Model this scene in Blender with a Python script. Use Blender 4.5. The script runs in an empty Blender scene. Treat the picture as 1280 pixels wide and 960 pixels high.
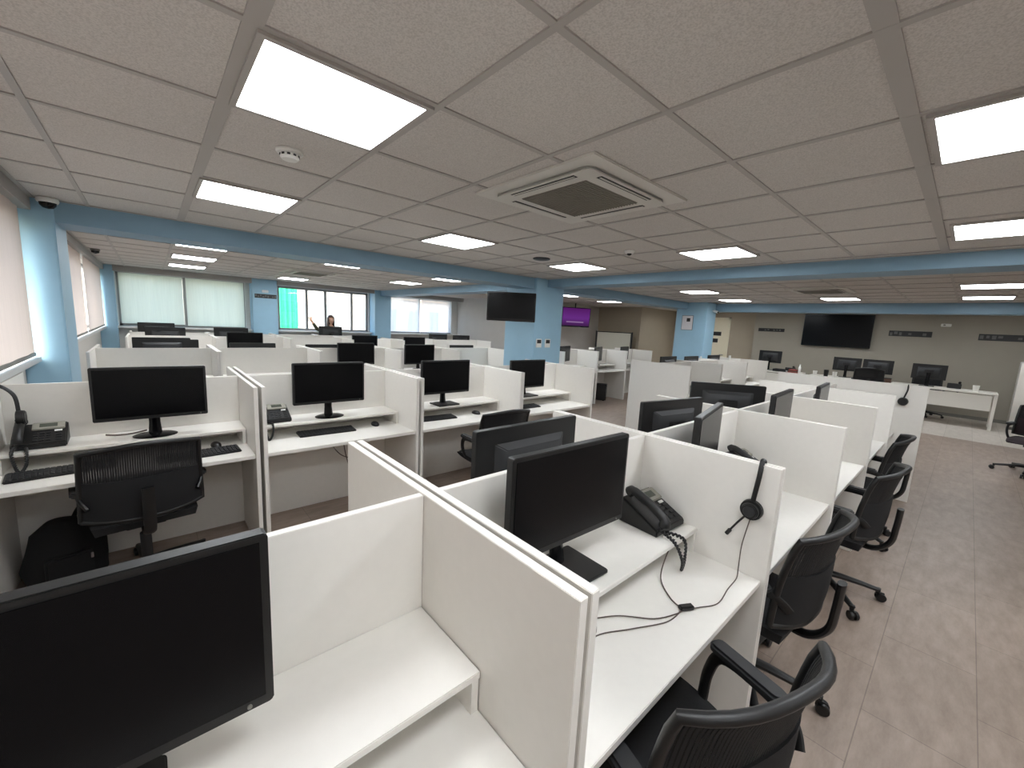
import bpy, bmesh, math, random
from mathutils import Vector, Matrix
random.seed(7)
PI = math.pi
S = bpy.context.scene
COL = S.collection

# ------------------------------------------------------------------ materials
def new_mat(name):
    m = bpy.data.materials.new(name); m.use_nodes = True
    nt = m.node_tree
    b = nt.nodes['Principled BSDF']
    return m, nt, b

def lin(c):
    return tuple(((x / 255) / 12.92 if x / 255 <= 0.04045 else ((x / 255 + 0.055) / 1.055) ** 2.4) for x in c) + (1,)

def plain(name, rgb, rough=0.5, metal=0.0, noise=0.0, nscale=40, bump=0.0, spec=0.5, coat=0.0):
    m, nt, b = new_mat(name)
    c = lin(rgb)
    b.inputs['Base Color'].default_value = c
    b.inputs['Roughness'].default_value = rough
    b.inputs['Metallic'].default_value = metal
    b.inputs['Specular IOR Level'].default_value = spec
    b.inputs['Coat Weight'].default_value = coat
    if noise or bump:
        tc = nt.nodes.new('ShaderNodeTexCoord')
        n = nt.nodes.new('ShaderNodeTexNoise'); n.inputs['Scale'].default_value = nscale
        n.inputs['Detail'].default_value = 4
        nt.links.new(tc.outputs['Object'], n.inputs['Vector'])
        if noise:
            r = nt.nodes.new('ShaderNodeValToRGB')
            r.color_ramp.elements[0].position = 0.3; r.color_ramp.elements[1].position = 0.7
            r.color_ramp.elements[0].color = tuple(x * (1 - noise) for x in c[:3]) + (1,)
            r.color_ramp.elements[1].color = tuple(min(1, x * (1 + noise)) for x in c[:3]) + (1,)
            nt.links.new(n.outputs['Fac'], r.inputs['Fac'])
            nt.links.new(r.outputs['Color'], b.inputs['Base Color'])
        if bump:
            bp = nt.nodes.new('ShaderNodeBump'); bp.inputs['Strength'].default_value = bump
            bp.inputs['Distance'].default_value = 0.002
            nt.links.new(n.outputs['Fac'], bp.inputs['Height'])
            nt.links.new(bp.outputs['Normal'], b.inputs['Normal'])
    return m

M = {}
M['melamine'] = plain('white_melamine', (224, 221, 215), 0.42, noise=0.012, nscale=30, spec=0.35)
M['edge'] = plain('white_edge_band', (228, 224, 216), 0.35)
M['black'] = plain('black_plastic', (12, 12, 13), 0.42, bump=0.15, nscale=900)
M['glossblack'] = plain('gloss_black_plastic', (9, 9, 11), 0.16, spec=0.3)
M['screen'] = plain('dark_screen', (11, 11, 13), 0.24, spec=0.16)
M['darkgrey'] = plain('dark_grey_plastic', (34, 35, 37), 0.5)
M['grey'] = plain('grey_plastic', (120, 118, 112), 0.5)
M['lcd'] = plain('phone_display_bezel', (138, 136, 126), 0.45)
M['lcdglass'] = plain('phone_display', (70, 74, 66), 0.2)
M['white'] = plain('white_plastic', (226, 226, 222), 0.4)
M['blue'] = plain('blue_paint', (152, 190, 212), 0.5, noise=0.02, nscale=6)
M['shadeblue'] = plain('blue_paint_shaded', (128, 160, 181), 0.5, noise=0.02, nscale=6)  # column blue darkened: dim light near the ceiling put into the colour
M['wall'] = plain('warm_grey_paint', (190, 185, 179), 0.7, noise=0.02, nscale=4)
M['wallgreen'] = plain('greenish_grey_paint', (156, 150, 138), 0.7, noise=0.02, nscale=4)
M['wallbrown'] = plain('brownish_grey_paint', (164, 153, 136), 0.7, noise=0.02, nscale=4)
M['white_wall'] = plain('white_paint', (205, 202, 196), 0.7)
M['tee'] = plain('ceiling_tee', (170, 165, 160), 0.5)
M['pelmet'] = plain('grey_pelmet', (158, 155, 151), 0.6)
M['alu'] = plain('window_aluminium', (196, 197, 197), 0.4, metal=0.1)
M['aludark'] = plain('window_grey_frame', (140, 137, 135), 0.4)
M['chrome'] = plain('chrome', (200, 200, 205), 0.15, metal=1.0)
M['fabric'] = plain('black_seat_fabric', (20, 20, 22), 0.9, bump=0.6, nscale=500)
M['redfabric'] = plain('dark_plum_fabric', (40, 28, 32), 0.9, bump=0.6, nscale=500)
M['cable'] = plain('grey_cable', (84, 72, 66), 0.5)
M['ac'] = plain('ac_white', (206, 203, 196), 0.5)
M['acgrille'] = plain('ac_grille', (132, 128, 118), 0.6)
M['slot'] = plain('dark_slot', (25, 24, 23), 0.6)
M['signdark'] = plain('dark_sign', (30, 30, 31), 0.5)
M['signmid'] = plain('sign_mid', (92, 92, 90), 0.5)
M['whiteboard'] = plain('whiteboard_face', (196, 194, 180), 0.25)
M['paper'] = plain('paper', (222, 220, 222), 0.7)
M['door'] = plain('cream_door', (228, 220, 196), 0.5)
M['cup'] = plain('white_cup', (235, 233, 228), 0.35)
M['red'] = plain('red_folder', (140, 60, 55), 0.6)
M['brown'] = plain('brown_box', (96, 72, 58), 0.7)
M['skin'] = plain('skin', (205, 160, 135), 0.55)
M['hair'] = plain('brown_hair', (84, 58, 46), 0.5, noise=0.3, nscale=60)
M['shirt'] = plain('olive_top', (78, 82, 64), 0.85)
M['trousers'] = plain('dark_trousers', (38, 40, 48), 0.85)
M['eye'] = plain('eye_white', (230, 228, 224), 0.3)
M['iris'] = plain('iris', (58, 38, 28), 0.3)
M['lip'] = plain('lips', (168, 92, 88), 0.5)
M['building'] = plain('pale_building', (160, 154, 146), 0.8, noise=0.04, nscale=1.5)
M['building2'] = plain('peach_building', (180, 160, 146), 0.8, noise=0.04, nscale=1.5)
M['bwindow'] = plain('building_window', (112, 118, 118), 0.4)
M['asphalt'] = plain('street', (150, 148, 145), 0.9)
M['net'] = plain('cyan_scaffold_net', (8, 128, 88), 0.8)

def ceiling_mat():
    m, nt, b = new_mat('ceiling_tile')
    tc = nt.nodes.new('ShaderNodeTexCoord')
    n = nt.nodes.new('ShaderNodeTexNoise'); n.inputs['Scale'].default_value = 190; n.inputs['Detail'].default_value = 3
    nt.links.new(tc.outputs['Object'], n.inputs['Vector'])
    r = nt.nodes.new('ShaderNodeValToRGB')
    r.color_ramp.elements[0].position = 0.35; r.color_ramp.elements[0].color = lin((186, 181, 176))
    r.color_ramp.elements[1].position = 0.6; r.color_ramp.elements[1].color = lin((207, 202, 197))
    nt.links.new(n.outputs['Fac'], r.inputs['Fac']); nt.links.new(r.outputs['Color'], b.inputs['Base Color'])
    bp = nt.nodes.new('ShaderNodeBump'); bp.inputs['Strength'].default_value = 0.35; bp.inputs['Distance'].default_value = 0.002
    nt.links.new(n.outputs['Fac'], bp.inputs['Height']); nt.links.new(bp.outputs['Normal'], b.inputs['Normal'])
    b.inputs['Roughness'].default_value = 0.9
    return m
M['ceiling'] = ceiling_mat()

def floor_mat(name, c1, c2, cj):
    m, nt, b = new_mat(name)
    tc = nt.nodes.new('ShaderNodeTexCoord')
    mp = nt.nodes.new('ShaderNodeMapping'); mp.inputs['Location'].default_value = (0.2, 0.265, 0)
    nt.links.new(tc.outputs['Object'], mp.inputs['Vector'])
    br = nt.nodes.new('ShaderNodeTexBrick')
    br.offset = 0.5; br.inputs['Scale'].default_value = 1.0
    br.inputs['Brick Width'].default_value = 0.74; br.inputs['Row Height'].default_value = 0.365
    br.inputs['Mortar Size'].default_value = 0.0022; br.inputs['Mortar Smooth'].default_value = 0.1
    br.inputs['Color1'].default_value = (1, 1, 1, 1); br.inputs['Color2'].default_value = (.9, .9, .9, 1)
    br.inputs['Mortar'].default_value = (.62, .62, .62, 1)
    nt.links.new(mp.outputs['Vector'], br.inputs['Vector'])
    mp2 = nt.nodes.new('ShaderNodeMapping'); mp2.inputs['Scale'].default_value = (1.0, 3.2, 1)
    nt.links.new(tc.outputs['Object'], mp2.inputs['Vector'])
    n = nt.nodes.new('ShaderNodeTexNoise'); n.inputs['Scale'].default_value = 4.5; n.inputs['Detail'].default_value = 7
    n.inputs['Roughness'].default_value = 0.68
    nt.links.new(mp2.outputs['Vector'], n.inputs['Vector'])
    r = nt.nodes.new('ShaderNodeValToRGB')
    r.color_ramp.elements[0].position = 0.32; r.color_ramp.elements[0].color = lin(c1)
    r.color_ramp.elements[1].position = 0.68; r.color_ramp.elements[1].color = lin(c2)
    nt.links.new(n.outputs['Fac'], r.inputs['Fac'])
    mx = nt.nodes.new('ShaderNodeMix'); mx.data_type = 'RGBA'; mx.blend_type = 'MULTIPLY'; mx.inputs[0].default_value = 1
    nt.links.new(r.outputs['Color'], mx.inputs[6]); nt.links.new(br.outputs['Color'], mx.inputs[7])
    nt.links.new(mx.outputs[2], b.inputs['Base Color'])
    b.inputs['Roughness'].default_value = 0.46; b.inputs['Specular IOR Level'].default_value = 0.4
    return m
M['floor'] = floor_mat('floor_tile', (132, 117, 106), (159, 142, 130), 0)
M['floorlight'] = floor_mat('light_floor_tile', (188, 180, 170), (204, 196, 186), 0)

def emit(name, rgb, strength):
    m = bpy.data.materials.new(name); m.use_nodes = True
    nt = m.node_tree; nt.nodes.clear()
    o = nt.nodes.new('ShaderNodeOutputMaterial'); e = nt.nodes.new('ShaderNodeEmission')
    e.inputs['Color'].default_value = rgb + (1,); e.inputs['Strength'].default_value = strength
    nt.links.new(e.outputs[0], o.inputs[0])
    return m
M['panel_light'] = emit('led_panel', (0.95, 0.985, 1.02), 8.4)

def tv_purple():
    m = bpy.data.materials.new('lit_purple_screen'); m.use_nodes = True
    nt = m.node_tree; nt.nodes.clear()
    o = nt.nodes.new('ShaderNodeOutputMaterial'); e = nt.nodes.new('ShaderNodeEmission')
    tc = nt.nodes.new('ShaderNodeTexCoord'); sp = nt.nodes.new('ShaderNodeSeparateXYZ')
    nt.links.new(tc.outputs['Generated'], sp.inputs[0])
    r = nt.nodes.new('ShaderNodeValToRGB')
    r.color_ramp.elements[0].position = 0.0; r.color_ramp.elements[0].color = lin((60, 30, 70))
    r.color_ramp.elements[1].position = 1.0; r.color_ramp.elements[1].color = lin((78, 26, 92))
    e2 = r.color_ramp.elements.new(0.45); e2.color = lin((98, 44, 124))
    nt.links.new(sp.outputs['Z'], r.inputs['Fac']); nt.links.new(r.outputs['Color'], e.inputs['Color'])
    e.inputs['Strength'].default_value = 0.4
    nt.links.new(e.outputs[0], o.inputs[0])
    return m
M['purple'] = tv_purple()

def glass():
    m = bpy.data.materials.new('window_glass'); m.use_nodes = True
    nt = m.node_tree; nt.nodes.clear()
    o = nt.nodes.new('ShaderNodeOutputMaterial')
    t = nt.nodes.new('ShaderNodeBsdfTransparent'); t.inputs['Color'].default_value = (.93, .96, .95, 1)
    g = nt.nodes.new('ShaderNodeBsdfGlossy'); g.inputs['Roughness'].default_value = 0.03
    mx = nt.nodes.new('ShaderNodeMixShader'); mx.inputs[0].default_value = 0.06
    nt.links.new(t.outputs[0], mx.inputs[1]); nt.links.new(g.outputs[0], mx.inputs[2]); nt.links.new(mx.outputs[0], o.inputs[0])
    return m
M['glass'] = glass()

def blind_mat(name, rgb, trans, see=0.0, stripe=60, axis=0):
    m = bpy.data.materials.new(name); m.use_nodes = True
    nt = m.node_tree; nt.nodes.clear()
    o = nt.nodes.new('ShaderNodeOutputMaterial')
    tc = nt.nodes.new('ShaderNodeTexCoord')
    w = nt.nodes.new('ShaderNodeTexNoise'); w.inputs['Scale'].default_value = 3; w.inputs['Detail'].default_value = 3
    mp = nt.nodes.new('ShaderNodeMapping')
    mp.inputs['Scale'].default_value = (stripe, stripe, 0.6)
    nt.links.new(tc.outputs['Object'], mp.inputs['Vector']); nt.links.new(mp.outputs['Vector'], w.inputs['Vector'])
    c = lin(rgb)
    r = nt.nodes.new('ShaderNodeValToRGB')
    r.color_ramp.elements[0].position = 0.3; r.color_ramp.elements[0].color = tuple(x * .9 for x in c[:3]) + (1,)
    r.color_ramp.elements[1].position = 0.7; r.color_ramp.elements[1].color = c
    nt.links.new(w.outputs['Fac'], r.inputs['Fac'])
    d = nt.nodes.new('ShaderNodeBsdfDiffuse'); t = nt.nodes.new('ShaderNodeBsdfTranslucent')
    nt.links.new(r.outputs['Color'], d.inputs['Color']); nt.links.new(r.outputs['Color'], t.inputs['Color'])
    mx = nt.nodes.new('ShaderNodeMixShader'); mx.inputs[0].default_value = trans
    nt.links.new(d.outputs[0], mx.inputs[1]); nt.links.new(t.outputs[0], mx.inputs[2])
    out = mx
    if see:
        tr = nt.nodes.new('ShaderNodeBsdfTransparent')
        m2 = nt.nodes.new('ShaderNodeMixShader'); m2.inputs[0].default_value = see
        nt.links.new(mx.outputs[0], m2.inputs[1]); nt.links.new(tr.outputs[0], m2.inputs[2]); out = m2
    nt.links.new(out.outputs[0], o.inputs[0])
    return m
M['blind_beige'] = blind_mat('beige_blind', (222, 207, 198), 0.16)
M['blind_green'] = blind_mat('pale_green_blind', (216, 224, 210), 0.38, 0.02)
M['blind_sheer'] = blind_mat('sheer_white_blind', (228, 230, 236), 0.5, 0.2)

def mesh_fabric():
    m = bpy.data.materials.new('black_mesh_back'); m.use_nodes = True
    nt = m.node_tree; b = nt.nodes['Principled BSDF']; o = nt.nodes['Material Output']
    b.inputs['Base Color'].default_value = lin((16, 16, 18)); b.inputs['Roughness'].default_value = 0.8
    tc = nt.nodes.new('ShaderNodeTexCoord')
    w = nt.nodes.new('ShaderNodeTexWave'); w.inputs['Scale'].default_value = 32; w.bands_direction = 'X'
    nt.links.new(tc.outputs['Object'], w.inputs['Vector'])
    mr = nt.nodes.new('ShaderNodeMapRange'); mr.inputs[1].default_value = 0.72; mr.inputs[2].default_value = 0.9
    mr.inputs[3].default_value = 0.0; mr.inputs[4].default_value = 0.35
    nt.links.new(w.outputs['Fac'], mr.inputs[0])
    t = nt.nodes.new('ShaderNodeBsdfTransparent'); mx = nt.nodes.new('ShaderNodeMixShader')
    nt.links.new(mr.outputs[0], mx.inputs[0]); nt.links.new(b.outputs[0], mx.inputs[1]); nt.links.new(t.outputs[0], mx.inputs[2])
    nt.links.new(mx.outputs[0], o.inputs[0])
    return m
M['mesh'] = mesh_fabric()

# ------------------------------------------------------------------ geometry helpers
def box(bm, x0, x1, y0, y1, z0, z1, mat=None):
    v = [Vector((x, y, z)) for x in (x0, x1) for y in (y0, y1) for z in (z0, z1)]
    if mat is not None:
        v = [mat @ p for p in v]
    vs = [bm.verts.new(p) for p in v]
    for f in ((0, 1, 3, 2), (4, 6, 7, 5), (0, 4, 5, 1), (2, 3, 7, 6), (0, 2, 6, 4), (1, 5, 7, 3)):
        bm.faces.new([vs[i] for i in f])

def cyl(bm, p0, p1, r0, r1=None, seg=16):
    r1 = r0 if r1 is None else r1
    p0, p1 = Vector(p0), Vector(p1)
    d = (p1 - p0).normalized()
    a = d.orthogonal().normalized(); b = d.cross(a)
    A, Bv = [], []
    for i in range(seg):
        t = 2 * PI * i / seg
        o = a * math.cos(t) + b * math.sin(t)
        A.append(bm.verts.new(p0 + o * r0)); Bv.append(bm.verts.new(p1 + o * r1))
    for i in range(seg):
        j = (i + 1) % seg
        bm.faces.new((A[i], A[j], Bv[j], Bv[i]))
    bm.faces.new(A[::-1]); bm.faces.new(Bv)

def tube(bm, pts, r, seg=8, radii=None, flat=1.0, up=None):
    pts = [Vector(p) for p in pts]
    rings = []
    prev = None
    for i, p in enumerate(pts):
        d = (pts[min(i + 1, len(pts) - 1)] - pts[max(i - 1, 0)]).normalized()
        if prev is None:
            a = (Vector(up) - d * d.dot(Vector(up))).normalized() if up else d.orthogonal().normalized()
        else:
            a = (prev - d * prev.dot(d)).normalized()
        prev = a
        b = d.cross(a)
        rr = radii[i] if radii else r
        rings.append([bm.verts.new(p + a * rr * flat * math.cos(2 * PI * k / seg) + b * rr * math.sin(2 * PI * k / seg)) for k in range(seg)])
    for A, B_ in zip(rings, rings[1:]):
        for k in range(seg):
            j = (k + 1) % seg
            bm.faces.new((A[k], A[j], B_[j], B_[k]))
    bm.faces.new(rings[0][::-1]); bm.faces.new(rings[-1])

def lathe(bm, prof, c=(0, 0, 0), seg=24, sx=1, sy=1):
    c = Vector(c)
    rings = []
    for r, z in prof:
        rings.append([bm.verts.new(c + Vector((max(r, 1e-4) * sx * math.cos(2 * PI * k / seg), max(r, 1e-4) * sy * math.sin(2 * PI * k / seg), z))) for k in range(seg)])
    for A, B_ in zip(rings, rings[1:]):
        for k in range(seg):
            j = (k + 1) % seg
            bm.faces.new((A[k], A[j], B_[j], B_[k]))
    bm.faces.new(rings[0][::-1]); bm.faces.new(rings[-1])

def prism(bm, poly, a0, a1, axis='x'):
    # poly: list of 2-D points in the plane perpendicular to axis
    def P(u, v, a):
        return {'x': (a, u, v), 'y': (u, a, v), 'z': (u, v, a)}[axis]
    A = [bm.verts.new(P(u, v, a0)) for u, v in poly]; B_ = [bm.verts.new(P(u, v, a1)) for u, v in poly]
    n = len(poly)
    for i in range(n):
        j = (i + 1) % n
        bm.faces.new((A[i], A[j], B_[j], B_[i]))
    bm.faces.new(A[::-1]); bm.faces.new(B_)

def rrect(x0, x1, y0, y1, r, n=5):
    pts = []
    for cx, cy, a0 in ((x1 - r, y1 - r, 0), (x0 + r, y1 - r, 90), (x0 + r, y0 + r, 180), (x1 - r, y0 + r, 270)):
        for k in range(n + 1):
            a = math.radians(a0 + 90 * k / n)
            pts.append((cx + r * math.cos(a), cy + r * math.sin(a)))
    return pts

def bez(p, n=16):
    # Catmull-Rom through points
    p = [Vector(q) for q in p]
    out = []
    for i in range(len(p) - 1):
        a, b, c, d = p[max(i - 1, 0)], p[i], p[i + 1], p[min(i + 2, len(p) - 1)]
        for k in range(n):
            t = k / n
            out.append(0.5 * ((2 * b) + (c - a) * t + (2 * a - 5 * b + 4 * c - d) * t * t + (3 * b - a - 3 * c + d) * t ** 3))
    out.append(p[-1])
    return out

def obj(name, fill, mat, parent=None, bevel=0.0, seg=2, smooth=True, loc=None, rot=None):
    bm = bmesh.new()
    fill(bm)
    bmesh.ops.recalc_face_normals(bm, faces=bm.faces)
    if bevel:
        bmesh.ops.bevel(bm, geom=[e for e in bm.edges if e.calc_face_angle(0) > 0.5], offset=bevel, segments=seg, affect='EDGES', clamp_overlap=True)
    for f in bm.faces: f.smooth = smooth
    for e in bm.edges: e.smooth = e.calc_face_angle(0) < 0.7
    me = bpy.data.meshes.new(name); bm.to_mesh(me); bm.free()
    me.materials.append(mat)
    o = bpy.data.objects.new(name, me); COL.objects.link(o)
    if parent: o.parent = parent
    if loc: o.location = loc
    if rot: o.rotation_euler = rot
    return o

def bx(name, a, mat, parent=None, bevel=0.0, **k):
    return obj(name, lambda bm: box(bm, *a), mat, parent, bevel, **k)

def tag(o, label, cat, group=None):
    o['label'] = label; o['category'] = cat
    if group: o['group'] = group
    return o

def thing(name, label, cat, loc=(0, 0, 0), rz=0.0, group=None, rot=None):
    o = bpy.data.objects.new(name, None); COL.objects.link(o)
    o.empty_display_size = 0.1
    o.location = loc; o.rotation_euler = rot if rot else (0, 0, rz)
    return tag(o, label, cat, group)

def struct(name, fill, mat, parent=None, **k):
    o = obj(name, fill, mat, parent, **k)
    if not parent: o['kind'] = 'structure'
    return o

def sbx(name, a, mat, parent=None, **k):
    return struct(name, lambda bm: box(bm, *a), mat, parent, **k)

KIDS = {}
def kids(o):
    return [c for c in bpy.data.objects if c.parent == o]

def dup(o, loc, rz=0.0, label=None, group=None, parent=None):
    r = o.copy(); COL.objects.link(r)
    if parent is None:
        r.location = loc; r.rotation_euler = (0, 0, rz)
        if label: r['label'] = label
        if group: r['group'] = group
    else:
        r.parent = parent
    for c in kids(o):
        dup(c, None, parent=r)
    return r

# ------------------------------------------------------------------ camera
yaw, pit, rol, FPX = 0.7308, -0.1460, 0.0505, 505.6
f = Vector((math.sin(yaw) * math.cos(pit), math.cos(yaw) * math.cos(pit), math.sin(pit)))
rt0 = Vector((math.cos(yaw), -math.sin(yaw), 0)); up0 = rt0.cross(f)
rt = rt0 * math.cos(rol) + up0 * math.sin(rol); up = up0 * math.cos(rol) - rt0 * math.sin(rol)
cam = bpy.data.cameras.new('camera'); camo = bpy.data.objects.new('camera', cam); COL.objects.link(camo)
mw = Matrix((rt, up, -f)).transposed().to_4x4(); mw.translation = Vector((0, 0, 1.70)); camo.matrix_world = mw
cam.sensor_width = 36; cam.lens = FPX / 1280 * 36; cam.clip_start = 0.02
S.camera = camo

# ------------------------------------------------------------------ room shell
CZ = 2.503
XL, YF, XB, YR = -0.78, 12.25, 14.6, -2.8
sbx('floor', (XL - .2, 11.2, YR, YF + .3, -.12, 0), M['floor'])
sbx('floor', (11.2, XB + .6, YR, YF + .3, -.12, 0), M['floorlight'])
sbx('ceiling', (XL - .2, XB + .6, YR, YF + .3, CZ, CZ + .15), M['ceiling'])
SILL = 1.25
def wall_with_openings(name, axis, c0, c1, a0, a1, holes, mat, zlo=SILL, zhi=2.40):
    def fill(bm):
        def b(u0, u1, z0, z1):
            if u1 - u0 < 1e-4: return
            if axis == 'y': box(bm, c0, c1, u0, u1, z0, z1)
            else: box(bm, u0, u1, c0, c1, z0, z1)
        b(a0, a1, 0, zlo); b(a0, a1, zhi, CZ)
        u = a0
        for h0, h1 in holes:
            b(u, h0, zlo, zhi); u = h1
        b(u, a1, zlo, zhi)
    return struct(name, fill, mat)
LH = [(-1.6, 4.95), (5.72, 8.75), (8.9, 11.95)]
wall_with_openings('wall_left', 'y', XL - .2, XL, YR, YF + .3, LH, M['white_wall'])
FH = [(-.5, 1.82), (2.55, 4.98), (5.58, 7.95)]
wall_with_openings('wall_far', 'x', YF, YF + .2, XL, 8.2, FH, M['white_wall'])
sbx('wall_inner', (8.2, 8.4, 9.5, YF + .2, 0, CZ), M['wall'])
sbx('wall_rear', (8.2, 12.5, 9.3, 9.5, 0, CZ), M['wall'])
sbx('wall_inner', (12.5, 12.7, 7.75, 9.5, 0, CZ), M['wallbrown'])
sbx('wall_rear', (12.5, 15.1, 7.55, 7.75, 0, CZ), M['wallbrown'])
def wall_door(bm):
    box(bm, 14.9, 15.1, 6.95, 7.55, 0, CZ); box(bm, 14.9, 15.1, 4.7, 5.55, 0, CZ); box(bm, 14.9, 15.1, 5.55, 6.95, 2.3, CZ)
struct('wall_inner', wall_door, M['wallbrown'])
sbx('wall_back', (XB, XB + .5, YR, 4.7, 0, CZ), M['wallgreen'])
sbx('wall_right', (XL, XB + .5, YR - .2, YR, 0, CZ), M['white_wall'])
sbx('baseboard_back', (XB - .012, XB, YR, 4.7, 0, .08), M['grey'])

# blue beams and columns
def beam(a): return sbx('beam', a, M['shadeblue'], bevel=.004)
beam((XL, 11.1, 5.05, 5.5, 2.335, CZ))
beam((5.2, 5.62, YR, 5.05, 2.37, CZ))
beam((5.2, 5.62, 5.5, YF, 2.35, CZ))
beam((11.1, 11.5, YR, 4.6, 2.30, CZ))
beam((XL, 8.2, 11.98, YF, 2.415, CZ))
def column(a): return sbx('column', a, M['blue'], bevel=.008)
column((4.93, 5.63, 5.0, 5.78, 0, CZ))
column((10.6, 11.15, 4.55, 5.35, 0, CZ))
column((XL, -.53, 5.03, 5.66, 0, CZ))
column((XL, -.52, 11.9, YF, 0, CZ))
column((1.92, 2.47, 11.9, YF, 0, CZ))
column((5.02, 5.52, 11.85, YF, 0, CZ))

# curtain boxes along the windows
sbx('trim', (XL, XL + .13, YR, 5.03, 2.40, CZ), M['pelmet'])
sbx('trim', (XL, XL + .13, 5.66, 11.9, 2.40, CZ), M['pelmet'])
sbx('trim', (-.52, 1.92, 11.88, 11.98, 2.385, CZ), M['pelmet'])
sbx('trim', (2.47, 5.02, 11.88, 11.98, 2.40, CZ), M['pelmet'])
sbx('trim', (5.63, 8.2, 11.88, 11.98, 2.385, CZ), M['pelmet'])
# window sills
sbx('trim', (XL - .02, XL + .10, -1.6, 5.0, SILL - .04, SILL), M['alu'], bevel=.003)
sbx('trim', (XL - .02, XL + .10, 5.7, 11.9, SILL - .04, SILL), M['alu'], bevel=.003)
sbx('trim', (-.52, 1.92, YF - .2, YF + .02, SILL - .04, SILL), M['white'], bevel=.003)
sbx('trim', (2.47, 5.02, YF - .2, YF + .02, SILL - .04, SILL), M['white'], bevel=.003)
sbx('trim', (5.52, 8.2, YF - .2, YF + .02, SILL - .04, SILL), M['white'], bevel=.003)

# suspended ceiling grid (tees hang 6 mm under the tiles)
GX = [.866 + .6 * i for i in range(-2, 8)]; GY = [.859 + .6 * j for j in range(-6, 7)]
def grid(x0, x1, y0, y1, gx, gy, wide=(), z=CZ):
    def fill(bm):
        for x in gx:
            if x0 < x < x1:
                w = .026 if any(abs(x - q) < .02 for q in wide) else .013
                box(bm, x - w, x + w, y0, y1, z - .006, z + .002)
        for y in gy:
            if y0 < y < y1:
                w = .026 if any(abs(y - q) < .02 for q in wide) else .013
                box(bm, x0, x1, y - w, y + w, z - .0055, z + .002)
        for x in (x0 + .012, x1 - .012): box(bm, x - .012, x + .012, y0, y1, z - .0065, z + .002)
        for y in (y0 + .012, y1 - .012): box(bm, x0, x1, y - .012, y + .012, z - .0063, z + .002)
    return struct('ceiling_grid', fill, M['tee'], smooth=False)
grid(XL + .13, 5.2, YR, 5.05, GX, GY, wide=(.266, .259))
grid(XL + .13, 5.2, 5.5, 11.98, GX, [6.36 + .6 * k for k in range(-1, 10)])
grid(5.62, 11.1, YR, 5.05, [7.64 + .6 * k for k in range(-3, 6)], [.859 + .6 * j for j in range(-6, 7)])
grid(5.62, 12.5, 5.5, 9.3, [7.55 + .6 * k for k in range(-3, 9)], [6.5 + .6 * k for k in range(-1, 5)])
grid(11.5, XB, YR, 4.7, [11.9 + .6 * k for k in range(0, 5)], [.859 + .6 * j for j in range(-6, 7)])

# ------------------------------------------------------------------ windows
def window_left(n, y0, y1, mull):
    w = struct('window_%d' % n, lambda bm: [box(bm, XL - .13, XL - .09, y0, y1, SILL, SILL + .05), box(bm, XL - .13, XL - .09, y0, y1, 2.35, 2.40),
               box(bm, XL - .13, XL - .09, y0, y0 + .05, SILL, 2.4), box(bm, XL - .13, XL - .09, y1 - .05, y1, SILL, 2.4)], M['aludark'])
    for m in mull: bx('mullion', (XL - .13, XL - .07, m - .035, m + .035, SILL + .05, 2.35), M['aludark'], w)
    bx('pane', (XL - .115, XL - .11, y0 + .05, y1 - .05, SILL + .05, 2.35), M['glass'], w)
def window_far(n, x0, x1, mull, mat, wm=.03):
    w = struct('window_%d' % n, lambda bm: [box(bm, x0, x1, YF + .06, YF + .12, SILL, SILL + .05), box(bm, x0, x1, YF + .06, YF + .12, 2.35, 2.40),
               box(bm, x0, x0 + .05, YF + .06, YF + .12, SILL, 2.4), box(bm, x1 - .05, x1, YF + .06, YF + .12, SILL, 2.4)], mat)
    for m in mull: bx('mullion', (m - wm, m + wm, YF + .05, YF + .12, SILL + .05, 2.35), mat, w)
    bx('pane', (x0 + .05, x1 - .05, YF + .09, YF + .095, SILL + .05, 2.35), M['glass'], w)
window_left(1, LH[0][0], LH[0][1], [.6, 2.8])
window_left(2, LH[1][0], LH[1][1], [7.2])
window_left(3, LH[2][0], LH[2][1], [10.4])
window_far(4, FH[0][0], FH[0][1], [.64], M['aludark'])
window_far(5, FH[1][0], FH[1][1], [3.27, 3.76, 4.5], M['aludark'], .028)
window_far(6, FH[2][0], FH[2][1], [6.72], M['alu'])

def blind(label, mat, x0, x1, y0, y1, zb, zt, along):
    t = thing('roller_blind', label, 'blind', ((x0 + x1) / 2, (y0 + y1) / 2, zb), group='roller blinds')
    L = (y1 - y0) if along == 'y' else (x1 - x0)
    n = 24
    def cloth(bm):
        vs = []
        for i in range(n + 1):
            u = -L / 2 + L * i / n
            w = .004 * math.sin(i * 1.3) * (1 if i % 2 else .6)
            p = (w, u) if along == 'y' else (u, w)
            vs.append((bm.verts.new((p[0], p[1], .025)), bm.verts.new((p[0], p[1], zt - zb))))
        for a, b in zip(vs, vs[1:]): bm.faces.new((a[0], b[0], b[1], a[1]))
    obj('blind_cloth', cloth, mat, t)
    if along == 'y':
        obj('hem_bar', lambda bm: box(bm, -.008, .008, -L / 2, L / 2, 0, .028), M['grey'], t, bevel=.003)
    else:
        obj('hem_bar', lambda bm: box(bm, -L / 2, L / 2, -.008, .008, 0, .028), M['grey'], t, bevel=.003)
    return t
blind('beige blind drawn over the nearest window at the left edge', M['blind_beige'], XL + .075, XL + .075, 2.83, 4.93, SILL + .012, 2.42, 'y')
blind('beige blind at the left wall nearest the camera, mostly out of frame', M['blind_beige'], XL + .075, XL + .075, -1.55, 2.78, SILL + .012, 2.42, 'y')
blind('beige blind just behind the left blue pillar', M['blind_beige'], XL + .075, XL + .075, 5.76, 8.7, SILL + .012, 2.42, 'y')
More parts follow.
